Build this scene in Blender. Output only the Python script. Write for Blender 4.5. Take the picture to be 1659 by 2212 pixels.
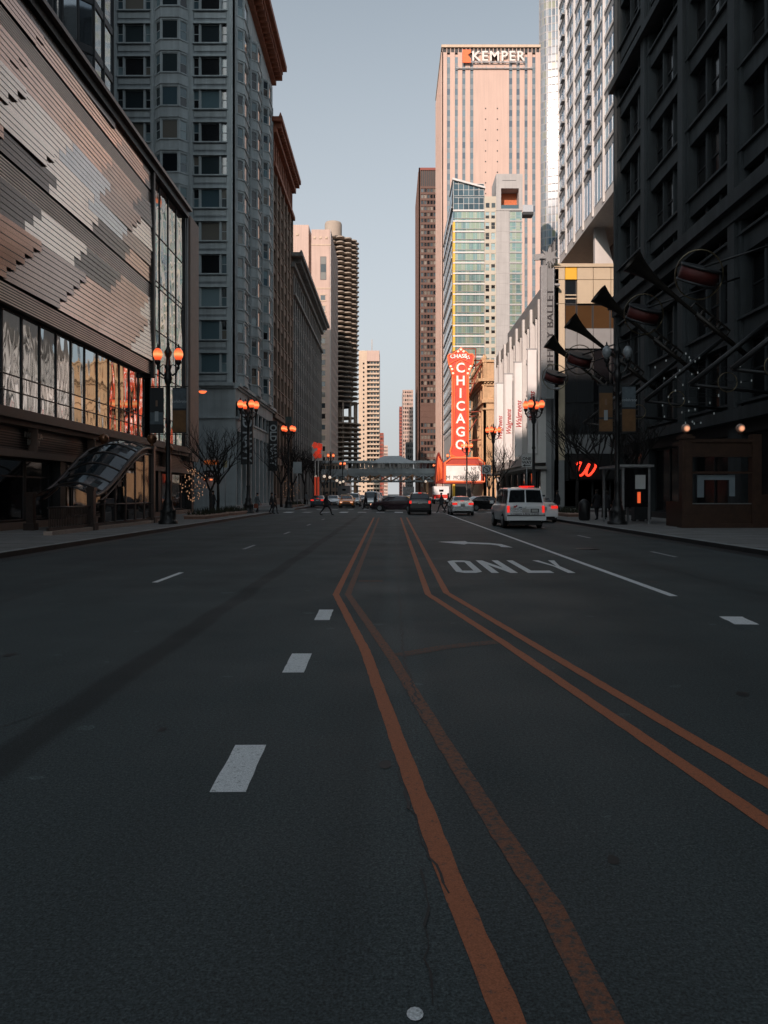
import bpy, math, random
from math import sin, cos, pi, radians, sqrt, floor
from mathutils import Vector, Matrix
random.seed(7)
sc = bpy.context.scene
for o in list(bpy.data.objects): bpy.data.objects.remove(o)
COL = sc.collection
# ---------------------------------------------------------------- camera
H = 1.65
cd = bpy.data.cameras.new("camera"); cam = bpy.data.objects.new("camera", cd); COL.objects.link(cam)
cam.location = (0, 0, H); cam.rotation_euler = (pi/2, 0, 0)
cd.sensor_fit = 'VERTICAL'; cd.sensor_height = 24.0; cd.lens = 24.0*800/1024
cd.shift_x = -7/1024; cd.shift_y = -18/1024
cd.clip_start = .1; cd.clip_end = 6000
sc.camera = cam
# ---------------------------------------------------------------- sky, sun, exposure
SUN_EL, SUN_AZ = 23.8, 200.0
w = bpy.data.worlds.new("World"); sc.world = w; w.use_nodes = True
nt = w.node_tree; bg = nt.nodes["Background"]
sky = nt.nodes.new("ShaderNodeTexSky"); sky.sky_type = 'NISHITA'; sky.sun_disc = False
sky.sun_elevation = radians(SUN_EL); sky.sun_rotation = radians(SUN_AZ)
sky.air_density = 1.0; sky.dust_density = 3.0; sky.ozone_density = 2.0
hs = nt.nodes.new("ShaderNodeHueSaturation"); hs.inputs["Saturation"].default_value = .30
nt.links.new(sky.outputs[0], hs.inputs["Color"]); 
tn = nt.nodes.new("ShaderNodeVectorMath"); tn.operation = 'MULTIPLY'; tn.inputs[1].default_value = (.87, .98, 1.03); nt.links.new(hs.outputs[0], tn.inputs[0])
tc_ = nt.nodes.new("ShaderNodeTexCoord"); sx_ = nt.nodes.new("ShaderNodeSeparateXYZ"); nt.links.new(tc_.outputs["Generated"], sx_.inputs[0])
mr_ = nt.nodes.new("ShaderNodeMapRange"); mr_.inputs[1].default_value = 0; mr_.inputs[2].default_value = .60; mr_.inputs[3].default_value = .92; mr_.inputs[4].default_value = .05
nt.links.new(sx_.outputs[2], mr_.inputs[0])
hz = nt.nodes.new("ShaderNodeMix"); hz.data_type = 'RGBA'; hz.inputs[7].default_value = (3.95, 4.05, 4.12, 1)     # pale winter haze low in the sky
nt.links.new(mr_.outputs[0], hz.inputs[0]); nt.links.new(tn.outputs[0], hz.inputs[6]); nt.links.new(hz.outputs[2], bg.inputs[0])
bg.inputs[1].default_value = .155
sl = bpy.data.lights.new("sun", 'SUN'); sl.energy = 4.4; sl.angle = radians(.5); sl.color = (1, .77, .66)
so = bpy.data.objects.new("sun", sl); COL.objects.link(so)
A_ = radians(SUN_AZ); E_ = radians(SUN_EL)
sdir = Vector((sin(A_)*cos(E_), cos(A_)*cos(E_), sin(E_)))
so.rotation_euler = sdir.to_track_quat('Z', 'Y').to_euler()
sc.view_settings.view_transform = 'Standard'; sc.view_settings.look = 'None'
sc.view_settings.exposure = 0.0; sc.view_settings.gamma = 1; sc.view_settings.use_curve_mapping = False
try:
    sc.cycles.max_bounces = 6; sc.cycles.diffuse_bounces = 3; sc.cycles.glossy_bounces = 4
    sc.cycles.sample_clamp_indirect = 4
except Exception: pass

# picture coordinates (1659 px wide copy of the photo) to metres at distance Y
def PX(x, Y): return (x-845)/1728*Y
def PZ(y, Y): return H+(1067-y)/1728*Y
def GY(y): return 1728*H/(y-1067)
def GX(x, y): return (x-845)*H/(y-1067)

# ---------------------------------------------------------------- materials
MATS = {}
def nd(nt, t, **kw):
    n = nt.nodes.new(t)
    for k, v in kw.items(): setattr(n, k, v)
    return n
def mat(name, col, rough=.8, metal=0, var=.15, scale=.6, bump=0, bscale=30, spec=.5, emit=None, es=1, fine=0, fscale=60, streak=0, coat=0, detail=6):
    if name in MATS: return MATS[name]
    m = bpy.data.materials.new(name); m.use_nodes = True; t = m.node_tree; L = t.links
    p = t.nodes["Principled BSDF"]
    p.inputs["Roughness"].default_value = rough; p.inputs["Metallic"].default_value = metal
    p.inputs["Specular IOR Level"].default_value = spec
    p.inputs["Coat Weight"].default_value = coat
    p.inputs["Base Color"].default_value = (*col, 1)
    geo = nd(t, "ShaderNodeNewGeometry")
    if var > 0:
        n = nd(t, "ShaderNodeTexNoise"); n.inputs["Scale"].default_value = scale; n.inputs["Detail"].default_value = detail
        n.inputs["Roughness"].default_value = .65
        L.new(geo.outputs["Position"], n.inputs["Vector"])
        mr = nd(t, "ShaderNodeMapRange"); mr.inputs[1].default_value = .3; mr.inputs[2].default_value = .7
        mr.inputs[3].default_value = 1-var; mr.inputs[4].default_value = 1+var
        L.new(n.outputs["Fac"], mr.inputs[0]); val = mr.outputs[0]
        if streak > 0:   # rain streaks running down the wall
            mp = nd(t, "ShaderNodeMapping"); mp.inputs["Scale"].default_value = (1.6, 1.6, .07)
            n2 = nd(t, "ShaderNodeTexNoise"); n2.inputs["Scale"].default_value = 1.2; n2.inputs["Detail"].default_value = 5
            L.new(geo.outputs["Position"], mp.inputs["Vector"]); L.new(mp.outputs[0], n2.inputs["Vector"])
            m2 = nd(t, "ShaderNodeMapRange"); m2.inputs[1].default_value = .35; m2.inputs[2].default_value = .65
            m2.inputs[3].default_value = 1-streak; m2.inputs[4].default_value = 1.05
            L.new(n2.outputs["Fac"], m2.inputs[0])
            mu = nd(t, "ShaderNodeMath", operation='MULTIPLY'); L.new(val, mu.inputs[0]); L.new(m2.outputs[0], mu.inputs[1]); val = mu.outputs[0]
        if fine > 0:
            n3 = nd(t, "ShaderNodeTexNoise"); n3.inputs["Scale"].default_value = fscale; n3.inputs["Detail"].default_value = 3
            L.new(geo.outputs["Position"], n3.inputs["Vector"])
            m3 = nd(t, "ShaderNodeMapRange"); m3.inputs[1].default_value = .25; m3.inputs[2].default_value = .75
            m3.inputs[3].default_value = 1-fine; m3.inputs[4].default_value = 1+fine
            L.new(n3.outputs["Fac"], m3.inputs[0])
            mu = nd(t, "ShaderNodeMath", operation='MULTIPLY'); L.new(val, mu.inputs[0]); L.new(m3.outputs[0], mu.inputs[1]); val = mu.outputs[0]
        vm = nd(t, "ShaderNodeVectorMath", operation='SCALE'); vm.inputs[0].default_value = col
        L.new(val, vm.inputs["Scale"]); L.new(vm.outputs[0], p.inputs["Base Color"])
    if bump > 0:
        nb = nd(t, "ShaderNodeTexNoise"); nb.inputs["Scale"].default_value = bscale; nb.inputs["Detail"].default_value = 4
        L.new(geo.outputs["Position"], nb.inputs["Vector"])
        b = nd(t, "ShaderNodeBump"); b.inputs["Strength"].default_value = bump; b.inputs["Distance"].default_value = .02
        L.new(nb.outputs["Fac"], b.inputs["Height"]); L.new(b.outputs[0], p.inputs["Normal"])
    if emit:
        p.inputs["Emission Color"].default_value = (*emit, 1); p.inputs["Emission Strength"].default_value = es
    MATS[name] = m; return m
def glass(name, cols, rough=.05, metal=0, wob=0, wscale=.8, spec=.8, cell=None, wstretch=1):
    """window glass; each pane takes one of cols (room behind, glass tint, painted reflection) at random"""
    if name in MATS: return MATS[name]
    m = bpy.data.materials.new(name); m.use_nodes = True; t = m.node_tree; L = t.links
    p = t.nodes["Principled BSDF"]; p.inputs["Roughness"].default_value = rough; p.inputs["Metallic"].default_value = metal
    p.inputs["Specular IOR Level"].default_value = spec
    geo = nd(t, "ShaderNodeNewGeometry")
    if cell:
        mp = nd(t, "ShaderNodeVectorMath", operation='DIVIDE'); mp.inputs[1].default_value = cell
        fl = nd(t, "ShaderNodeVectorMath", operation='FLOOR'); wn = nd(t, "ShaderNodeTexWhiteNoise")
        L.new(geo.outputs["Position"], mp.inputs[0]); L.new(mp.outputs[0], fl.inputs[0]); L.new(fl.outputs[0], wn.inputs["Vector"]); src = wn.outputs["Value"]
    else:
        oi = nd(t, "ShaderNodeObjectInfo"); ad = nd(t, "ShaderNodeMath", operation='ADD'); fr = nd(t, "ShaderNodeMath", operation='FRACT')
        L.new(oi.outputs["Random"], ad.inputs[0]); L.new(geo.outputs["Random Per Island"], ad.inputs[1]); L.new(ad.outputs[0], fr.inputs[0]); src = fr.outputs[0]
    cr = nd(t, "ShaderNodeValToRGB"); cr.color_ramp.interpolation = 'CONSTANT'
    e = cr.color_ramp.elements; n = len(cols)
    while len(e) < n: e.new(.5)
    for i, c in enumerate(cols):
        e[i].position = i/n; e[i].color = (*c, 1)
    L.new(src, cr.inputs[0]); L.new(cr.outputs[0], p.inputs["Base Color"])
    if wob > 0:
        mp = nd(t, "ShaderNodeMapping"); mp.inputs["Scale"].default_value = (1, 1, wstretch)
        L.new(geo.outputs["Position"], mp.inputs["Vector"])
        nb = nd(t, "ShaderNodeTexNoise"); nb.inputs["Scale"].default_value = wscale; nb.inputs["Detail"].default_value = 1.5
        L.new(mp.outputs[0], nb.inputs["Vector"])
        b = nd(t, "ShaderNodeBump"); b.inputs["Strength"].default_value = 1; b.inputs["Distance"].default_value = wob
        L.new(nb.outputs["Fac"], b.inputs["Height"]); L.new(b.outputs[0], p.inputs["Normal"])
    MATS[name] = m; return m
def glow(name, col, s):
    return mat(name, (min(col[0], .8), col[1]*.6, col[2]*.6), .4, var=0, emit=col, es=s)

M_asph = None
M_black = mat("black_metal", (.012, .013, .014), .45, var=.2, scale=8)
M_dark = mat("dark_metal", (.03, .033, .036), .5, var=.2, scale=4)
M_alu = mat("aluminium", (.35, .36, .37), .4, .6, var=.1, scale=3)
M_white = mat("white_paint_metal", (.62, .61, .58), .5, var=.08, scale=2)
M_bronze = mat("bronze_entrance", (.065, .034, .022), .5, .3, var=.3, scale=3)
M_rubber = mat("rubber", (.015, .015, .016), .9, var=.1, scale=10)
M_win = glass("window_glass_dark", [(.008, .01, .012), (.012, .016, .02), (.02, .028, .032), (.01, .012, .014), (.05, .07, .075), (.015, .02, .024)])
M_winb = glass("window_glass_mixed", [(.01, .012, .014), (.02, .03, .034), (.16, .15, .13), (.012, .016, .02), (.07, .09, .10), (.25, .23, .20)])

# ---------------------------------------------------------------- mesh building
class MB:
    def __init__(s): s.v = []; s.f = []; s.m = []; s.sm = []
    def poly(s, pts, mi=0, sm=False):
        b = len(s.v); s.v += [tuple(p) for p in pts]; s.f.append(tuple(range(b, b+len(pts)))); s.m.append(mi); s.sm.append(sm)
    def mesh(s, vs, fs, mi=0, sm=False):
        b = len(s.v); s.v += [tuple(p) for p in vs]
        for f in fs: s.f.append(tuple(i+b for i in f)); s.m.append(mi); s.sm.append(sm)
    def par(s, o, a, b, c, mi=0):
        o = Vector(o); a = Vector(a); b = Vector(b); c = Vector(c)
        if a.cross(b).dot(c) < 0: a, b = b, a
        vs = [o, o+a, o+a+b, o+b, o+c, o+a+c, o+a+b+c, o+b+c]
        s.mesh(vs, [(0, 3, 2, 1), (4, 5, 6, 7), (0, 1, 5, 4), (1, 2, 6, 5), (2, 3, 7, 6), (3, 0, 4, 7)], mi)
    def box(s, x0, x1, y0, y1, z0, z1, mi=0):
        s.par((x0, y0, z0), (x1-x0, 0, 0), (0, y1-y0, 0), (0, 0, z1-z0), mi)
    def prism(s, pts, z0, z1, mi=0):     # counter-clockwise plan outline
        n = len(pts); vs = [(p[0], p[1], z0) for p in pts]+[(p[0], p[1], z1) for p in pts]
        fs = [tuple(range(n-1, -1, -1)), tuple(range(n, 2*n))]+[(i, (i+1) % n, n+(i+1) % n, n+i) for i in range(n)]
        s.mesh(vs, fs, mi)
    def extr(s, pts, d, mi=0):           # 3-D outline pushed along d
        n = len(pts); d = Vector(d); a = [Vector(p) for p in pts]; vs = a+[p+d for p in a]
        s.mesh(vs, [tuple(range(n-1, -1, -1)), tuple(range(n, 2*n))]+[(i, (i+1) % n, n+(i+1) % n, n+i) for i in range(n)], mi)
    def tube(s, pts, r, n=8, mi=0, caps=True, sm=True):
        pts = [Vector(p) for p in pts]; rs = r if isinstance(r, (list, tuple)) else [r]*len(pts)
        vs = []; N = len(pts); ref = None
        for i, p in enumerate(pts):
            t = (pts[min(i+1, N-1)]-pts[max(i-1, 0)]); t.normalize()
            if ref is None: ref = Vector((0, 0, 1)) if abs(t.z) < .9 else Vector((1, 0, 0))
            a = t.cross(ref)
            if a.length < 1e-5: a = t.cross(Vector((0, 1, 0)))
            a.normalize(); b = t.cross(a); b.normalize(); ref = -b if False else a.cross(t)
            for k in range(n):
                th = 2*pi*k/n; vs.append(p+a*(rs[i]*cos(th))+b*(rs[i]*sin(th)))
        fs = []
        for i in range(N-1):
            for k in range(n):
                k2 = (k+1) % n; fs.append((i*n+k, i*n+k2, (i+1)*n+k2, (i+1)*n+k))
        s.mesh(vs, fs, mi, sm)
        if caps:
            b = len(s.v)-len(vs)
            s.f.append(tuple(b+k for k in range(n))[::-1]); s.m.append(mi); s.sm.append(False)
            s.f.append(tuple(b+(N-1)*n+k for k in range(n))); s.m.append(mi); s.sm.append(False)
    def lathe(s, c, prof, n=16, mi=0, sm=True):   # prof: (radius, z) bottom to top round the vertical at c
        c = Vector(c); vs = []
        for r, z in prof:
            for k in range(n): vs.append(c+Vector((r*cos(2*pi*k/n), r*sin(2*pi*k/n), z)))
        fs = [(i*n+k, i*n+(k+1) % n, (i+1)*n+(k+1) % n, (i+1)*n+k) for i in range(len(prof)-1) for k in range(n)]
        s.mesh(vs, fs, mi, sm)
    def build(s, name, mats, parent=None, off=None):
        me = bpy.data.meshes.new(name)
        if off is None and parent is not None: off = parent.get('_off')
        vs = s.v
        if off is not None: vs = [(x-off[0], y-off[1], z-off[2]) for x, y, z in vs]
        me.from_pydata(vs, [], s.f)
        if not isinstance(mats, (list, tuple)): mats = [mats]
        for m in mats: me.materials.append(m)
        me.polygons.foreach_set("material_index", s.m); me.polygons.foreach_set("use_smooth", s.sm); me.update()
        o = bpy.data.objects.new(name, me); COL.objects.link(o)
        if parent is not None:
            o.parent = parent
        return o
OFF = {}
def tag(o, label, cat, group=None):
    o["label"] = label; o["category"] = cat
    if group: o["group"] = group
    return o
def thing(name, label, cat, loc=(0, 0, 0), rot=0, group=None):
    o = bpy.data.objects.new(name, None); COL.objects.link(o); o.empty_display_size = .3
    o.location = loc; o.rotation_euler = (0, 0, rot); tag(o, label, cat, group); OFF[o.name] = tuple(loc); return o
def part(name, mb, mats, parent, world=True, label=None):
    o = mb.build(name, mats, parent, OFF.get(parent.name) if world else None)
    if world and parent.name in OFF: OFF[o.name] = OFF[parent.name]
    if label: o["label"] = label
    return o
def solo(name, mb, mats, label, cat, group=None): return tag(mb.build(name, mats), label, cat, group)
def struct(name, mb, mats):
    o = mb.build(name, mats); o["kind"] = "structure"; return o
def kids(o): return [c for c in bpy.data.objects if c.parent == o]
def copy_tree(o, parent=None, name=None):
    c = o.copy(); COL.objects.link(c); c.parent = parent
    for ch in kids(o): copy_tree(ch, c)
    return c
_tc = {}
def text_mesh(s, size=1, ext=.02, shear=0, space=1, bold=0, align='CENTER', line=.9):
    k = (s, size, ext, shear, space, bold, align)
    if k in _tc: return _tc[k]
    cu = bpy.data.curves.new("lettering", 'FONT'); cu.body = s; cu.size = size; cu.extrude = ext; cu.shear = shear
    cu.space_character = space; cu.offset = bold; cu.align_x = align; cu.align_y = 'CENTER'; cu.resolution_u = 3; cu.space_line = line
    o = bpy.data.objects.new("tmp", cu); COL.objects.link(o)
    dg = bpy.context.evaluated_depsgraph_get(); me = bpy.data.meshes.new_from_object(o.evaluated_get(dg))
    bpy.data.objects.remove(o); bpy.data.curves.remove(cu); _tc[k] = me; return me
def lettering(s, loc, u, v, m, parent, size=1, ext=.02, name="lettering", **kw):
    """text whose reading direction is u and whose letters' up is v"""
    sx = kw.pop('sx', 1); me = text_mesh(s, size, ext, **kw).copy(); me.name = name; me.materials.clear(); me.materials.append(m)
    o = bpy.data.objects.new(name, me); COL.objects.link(o)
    u = Vector(u).normalized(); v = Vector(v).normalized(); n = u.cross(v)
    M = Matrix((u*sx, v, n)).transposed().to_4x4()
    off = Vector(OFF.get(parent.name, (0, 0, 0))) if parent else Vector((0, 0, 0))
    M.translation = Vector(loc)-off
    o.parent = parent; o.matrix_local = M; return o

class Fr:   # a wall plane: P0 bottom corner, u along, n outward
    def __init__(s, P0, u, n): s.P = Vector(P0); s.u = Vector(u).normalized(); s.n = Vector(n).normalized()
    def p(s, a, b, d=0): return s.P+s.u*a+Vector((0, 0, b))+s.n*d
    def box(s, mb, a0, a1, b0, b1, d0, d1, mi=0):
        mb.par(s.p(a0, b0, d0), s.u*(a1-a0), Vector((0, 0, b1-b0)), s.n*(d1-d0), mi)
    def quad(s, mb, a0, a1, b0, b1, d, mi=0):
        q = [s.p(a0, b0, d), s.p(a1, b0, d), s.p(a1, b1, d), s.p(a0, b1, d)]
        nn = (q[1]-q[0]).cross(q[3]-q[0])
        if nn.dot(s.n) < 0: q = q[::-1]
        mb.poly(q, mi)
CAM = Vector((0, 0, H))
class Bld:
    def __init__(s, name, label, cat="building", loc=(0, 0, 0), group=None, wall="wall"):
        s.root = thing(name, label, cat, loc, 0, group); s.w = MB(); s.wins = []; s.wall = wall
    def win(s, F, a0, a1, b0, b1, d, mats, nx=1, ny=1, fr=.05, fd=.05, name="window", hs=None):
        """one window: pane + frame and glazing bars. mats=(glass, frame)"""
        c = F.p((a0+a1)/2, (b0+b1)/2, d); v = c-CAM; s_ = -1e9
        if v.dot(F.n) < 0 and v.y > 1:
            x = v.x/v.y*800+391; y = 494-v.z/v.y*800
            if -60 < x < 830 and -60 < y < 1080: s_ = (a1-a0)*(b1-b0)*abs(v.normalized().dot(F.n))/v.length_squared
        s.wins.append((s_, F, a0, a1, b0, b1, d, mats, nx, ny, fr, fd, name, hs))
    def _w(s, mb, W):
        _, F, a0, a1, b0, b1, d, mats, nx, ny, fr, fd, name, hs = W
        if fr <= 0:
            F.quad(mb, a0, a1, b0, b1, d, 0); return
        xs = [a0+(a1-a0)*i/nx for i in range(nx+1)]; zs = [b0+(b1-b0)*i/ny for i in range(ny+1)] if not hs else [b0]+[b0+(b1-b0)*h for h in hs]+[b1]
        for i in range(nx):
            for j in range(len(zs)-1): F.quad(mb, xs[i], xs[i+1], zs[j], zs[j+1], d, 0)
        for i, x in enumerate(xs):
            l = x if i == 0 else x-fr/2; r = x if i == nx else x+fr/2
            if i == 0: r = x+fr
            if i == nx: l = x-fr
            F.box(mb, l, r, b0, b1, d-.02, d+fd, 1)
        for j, z in enumerate(zs):
            l = z-fr/2; r = z+fr/2
            if j == 0: l, r = z, z+fr
            if j == len(zs)-1: l, r = z-fr, z
            F.box(mb, a0+.001, a1-.001, l, r, d-.02, d+fd*.8, 1)
    def done(s, wallmats, off=True):
        part(s.wall, s.w, wallmats, s.root)
        s.wins.sort(key=lambda t: -t[0])
        cnt = {}; rest = {}
        for W in s.wins:
            nm = W[12]; cnt[nm] = cnt.get(nm, 0)+1
            if cnt[nm] <= 95 and W[0] > -1e8:
                mb = MB(); s._w(mb, W); part(nm, mb, list(W[7]), s.root)
            else: rest.setdefault((nm, tuple(m.name for m in W[7])), []).append(W)
        for (nm, ms), L in rest.items():
            mb = MB()
            for W in L: s._w(mb, W)
            o = part(nm, mb, list(L[0][7]), s.root); o["kind"] = "stuff"
        return s.root
def grid(b, F, a0, a1, z0, z1, nc, nr, pier, span, rec, wm=(0, 0), mats=None, nx=1, ny=1, fr=.05, sill=0, pd=0, sd=-.06, fd=.05, hs=None, head=0):
    cw = (a1-a0)/nc; ch = (z1-z0)/nr
    for i in range(nc+1):
        l = a0+i*cw-pier/2; r = l+pier
        if i == 0: l = a0
        if i == nc: r = a1
        F.box(b.w, l, r, z0, z1, -rec-.1, pd, wm[0])
    for j in range(nr+1):
        z = z0+j*ch; lo = z-span*.5; hi = z+span*.5
        if j == 0: lo = z0+.002
        if j == nr: hi = z1-.002
        F.box(b.w, a0+.003, a1-.003, lo, hi, -rec-.1, sd, wm[1])
        if sill and j < nr: F.box(b.w, a0+.004, a1-.004, hi-.12, hi+.02, -rec, sd+sill, wm[0])
    for i in range(nc):
        for j in range(nr):
            l = a0+i*cw+(pier if i == 0 else pier/2); r = a0+(i+1)*cw-(pier if i == nc-1 else pier/2)
            lo = z0+j*ch+(span if j == 0 else span*.5); hi = z0+(j+1)*ch-(span if j == nr-1 else span*.5)-head
            b.win(F, l, r, lo, hi, -rec+.02, mats or (M_win, M_dark), nx, ny, fr, fd, hs=hs)
# ================================================================ ground, road, markings
def asphalt():
    m = bpy.data.materials.new("asphalt"); m.use_nodes = True; t = m.node_tree; L = t.links; p = t.nodes["Principled BSDF"]
    p.inputs["Specular IOR Level"].default_value = .45
    g = nd(t, "ShaderNodeNewGeometry"); sp = nd(t, "ShaderNodeSeparateXYZ"); L.new(g.outputs["Position"], sp.inputs[0])
    def noise(scale, detail=4, vec=None, st=None):
        n = nd(t, "ShaderNodeTexNoise"); n.inputs["Scale"].default_value = scale; n.inputs["Detail"].default_value = detail
        if st:
            mp = nd(t, "ShaderNodeMapping"); mp.inputs["Scale"].default_value = st; L.new(g.outputs["Position"], mp.inputs[0]); L.new(mp.outputs[0], n.inputs["Vector"])
        else: L.new(g.outputs["Position"], n.inputs["Vector"])
        return n.outputs["Fac"]
    def mr(src, a, b, c, d, smooth=False):
        n = nd(t, "ShaderNodeMapRange"); n.inputs[1].default_value = a; n.inputs[2].default_value = b; n.inputs[3].default_value = c; n.inputs[4].default_value = d
        if smooth: n.interpolation_type = 'SMOOTHSTEP'
        L.new(src, n.inputs[0]); return n.outputs[0]
    def mul(a, b, op='MULTIPLY'):
        n = nd(t, "ShaderNodeMath", operation=op)
        for i, x in enumerate((a, b)):
            if isinstance(x, (int, float)): n.inputs[i].default_value = x
            else: L.new(x, n.inputs[i])
        return n.outputs[0]
    v = mr(noise(.22, 6), .3, .7, .88, 1.12)
    v = mul(v, mr(noise(1.0, 5, st=(1.2, .09, 1)), .3, .7, .86, 1.14))     # traffic wear runs along the street
    v = mul(v, mr(noise(95, 2), .3, .7, .35, 1.65))                      # aggregate
    v = mul(v, mr(noise(330, 1), .35, .65, .7, 1.3)); v = mul(v, mr(noise(42, 4), .3, .7, .62, 1.38))
    wob = mul(mul(noise(.35, 3), .5, 'SUBTRACT'), .28)
    def band(xc, w0, w1, dark, y0=None):
        d = mul(mul(mul(sp.outputs[0], wob, 'ADD'), xc, 'SUBTRACT'), 0, 'ADD'); ab = nd(t, "ShaderNodeMath", operation='ABSOLUTE'); L.new(d, ab.inputs[0])
        return mr(ab.outputs[0], w0, w1, dark, 1, True)
    v = mul(v, band(-2.42, .09, .20, .45))       # oily sealed joint in the left lane
    v = mul(v, band(.10, .12, .30, 1.28))        # pale worn joint down the middle
    v = mul(v, band(3.1, .2, .9, .86)); v = mul(v, band(6.0, .2, .9, .84)); v = mul(v, band(-6.3, .2, 1.0, .88))
    sp1 = mr(noise(3.1, 0), .80, .81, 1, 1.6); v = mul(v, sp1)
    vm = nd(t, "ShaderNodeVectorMath", operation='SCALE'); vm.inputs[0].default_value = ASPH; L.new(v, vm.inputs["Scale"]); L.new(vm.outputs[0], p.inputs["Base Color"])
    L.new(mr(noise(.6, 4), .3, .7, .66, .82), p.inputs["Roughness"])
    b = nd(t, "ShaderNodeBump"); b.inputs["Strength"].default_value = .6; b.inputs["Distance"].default_value = .006
    L.new(noise(120, 3), b.inputs["Height"]); L.new(b.outputs[0], p.inputs["Normal"])
    return m
ASPH = (.043, .056, .057)
M_asph = asphalt()
def paint(name, col, wear):
    m = bpy.data.materials.new(name); m.use_nodes = True; t = m.node_tree; L = t.links; p = t.nodes["Principled BSDF"]
    p.inputs["Roughness"].default_value = .75
    g = nd(t, "ShaderNodeNewGeometry")
    n = nd(t, "ShaderNodeTexNoise"); n.inputs["Scale"].default_value = 26; n.inputs["Detail"].default_value = 7; n.inputs["Roughness"].default_value = .75
    L.new(g.outputs["Position"], n.inputs["Vector"])
    r = nd(t, "ShaderNodeMapRange"); r.inputs[1].default_value = .28+wear*.3; r.inputs[2].default_value = .42+wear*.35; L.new(n.outputs["Fac"], r.inputs[0])
    n2 = nd(t, "ShaderNodeTexNoise"); n2.inputs["Scale"].default_value = 150; n2.inputs["Detail"].default_value = 2; L.new(g.outputs["Position"], n2.inputs["Vector"])
    r2 = nd(t, "ShaderNodeMapRange"); r2.inputs[1].default_value = .3; r2.inputs[2].default_value = .7; r2.inputs[3].default_value = .7; r2.inputs[4].default_value = 1.25
    L.new(n2.outputs["Fac"], r2.inputs[0])
    mx = nd(t, "ShaderNodeMix", data_type='RGBA'); mx.inputs[6].default_value = (ASPH[0]*1.1, ASPH[1]*1.05, ASPH[2], 1); mx.inputs[7].default_value = (*col, 1)
    L.new(r.outputs[0], mx.inputs[0])
    vm = nd(t, "ShaderNodeVectorMath", operation='SCALE'); L.new(mx.outputs[2], vm.inputs[0]); L.new(r2.outputs[0], vm.inputs["Scale"]); L.new(vm.outputs[0], p.inputs["Base Color"])
    return m
M_yel = paint("orange_road_paint", (.40, .13, .058), .05)
M_yelw = paint("worn_orange_road_paint", (.23, .088, .046), .35)
M_yelf = paint("faded_orange_road_paint", (.16, .06, .03), .5)
M_wp = paint("white_road_paint", (.74, .76, .76), .05)
M_wpw = paint("worn_white_road_paint", (.44, .45, .46), .3)
M_side = mat("sidewalk_concrete", (.20, .20, .195), .85, var=.2, scale=.9, fine=.15, bump=.2)
M_kerb = mat("kerb_granite", (.30, .31, .31), .8, var=.25, scale=2, fine=.2)
M_gut = mat("kerb_shade_dirt", (.016, .018, .019), .55, var=.4, scale=1.5)  # near-black holding kerb shade and dirt in one colour, gutter included
M_tar = mat("crack_tar", (.010, .011, .012), .6, var=.1, scale=5)

g = MB(); g.poly([(-2500, -400, -.35), (2500, -400, -.35), (2500, 4500, -.35), (-2500, 4500, -.35)]); struct("ground", g, mat("far_ground", (.07, .07, .07), .9, scale=.01))
g = MB(); g.poly([(-10, -60, 0), (10, -60, 0), (10, 64, 0), (10, 85, 0), (10, 206, 0), (10, 226, 0), (10, 1600, 0), (-10, 1600, 0), (-10, 226, 0), (-10, 206, 0), (-10, 85, 0), (-10, 64, 0)])
g.poly([(-300, 64, 0), (-10, 64, 0), (-10, 85, 0), (-300, 85, 0)]); g.poly([(10, 64, 0), (300, 64, 0), (300, 85, 0), (10, 85, 0)])
g.poly([(-300, 206, 0), (-10, 206, 0), (-10, 226, 0), (-300, 226, 0)]); g.poly([(10, 206, 0), (300, 206, 0), (300, 226, 0), (10, 226, 0)])
struct("road", g, M_asph)
for sgn in (-1, 1):
    for (y0, y1) in ((-60, 66), (83, 205), (227, 420)):
        k = MB(); s = MB(); kf = MB(); a, b_ = sorted((sgn*10, sgn*9.994)); kf.box(a, b_, y0, y1, 0, .135); struct("kerb_shade_face", kf, M_gut)  # strip over the riser, its shadow and dirt put into the colour
        xs = sorted((sgn*10, sgn*10.18)); k.box(xs[0], xs[1], y0, y1, -.05, .15)
        # rounded-off corner stones at the crossings
        xs = sorted((sgn*10.18, sgn*90)); s.box(xs[0], xs[1], y0+.2, y1-.2, -.05, .148)
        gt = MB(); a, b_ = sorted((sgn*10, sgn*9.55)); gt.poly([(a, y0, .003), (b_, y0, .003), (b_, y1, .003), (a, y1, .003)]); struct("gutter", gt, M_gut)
        k.box(xs[0], xs[1], y0, y0+.2, -.05, .15); k.box(xs[0], xs[1], y1-.2, y1, -.05, .15)
        # paving joints as shallow dark grooves: thin strips
        jt = MB()
        if y0 < 100:
            yy = y0+1.5
            while yy < min(y1, 130):
                a, b_ = sorted((sgn*10.2, sgn*15.4)); jt.box(a, b_, yy, yy+.02, .1, .151); yy += 1.8
        struct("kerb", k, M_kerb); struct("sidewalk", s, M_side)
        if jt.f: struct("sidewalk_joints", jt, M_tar)
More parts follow.
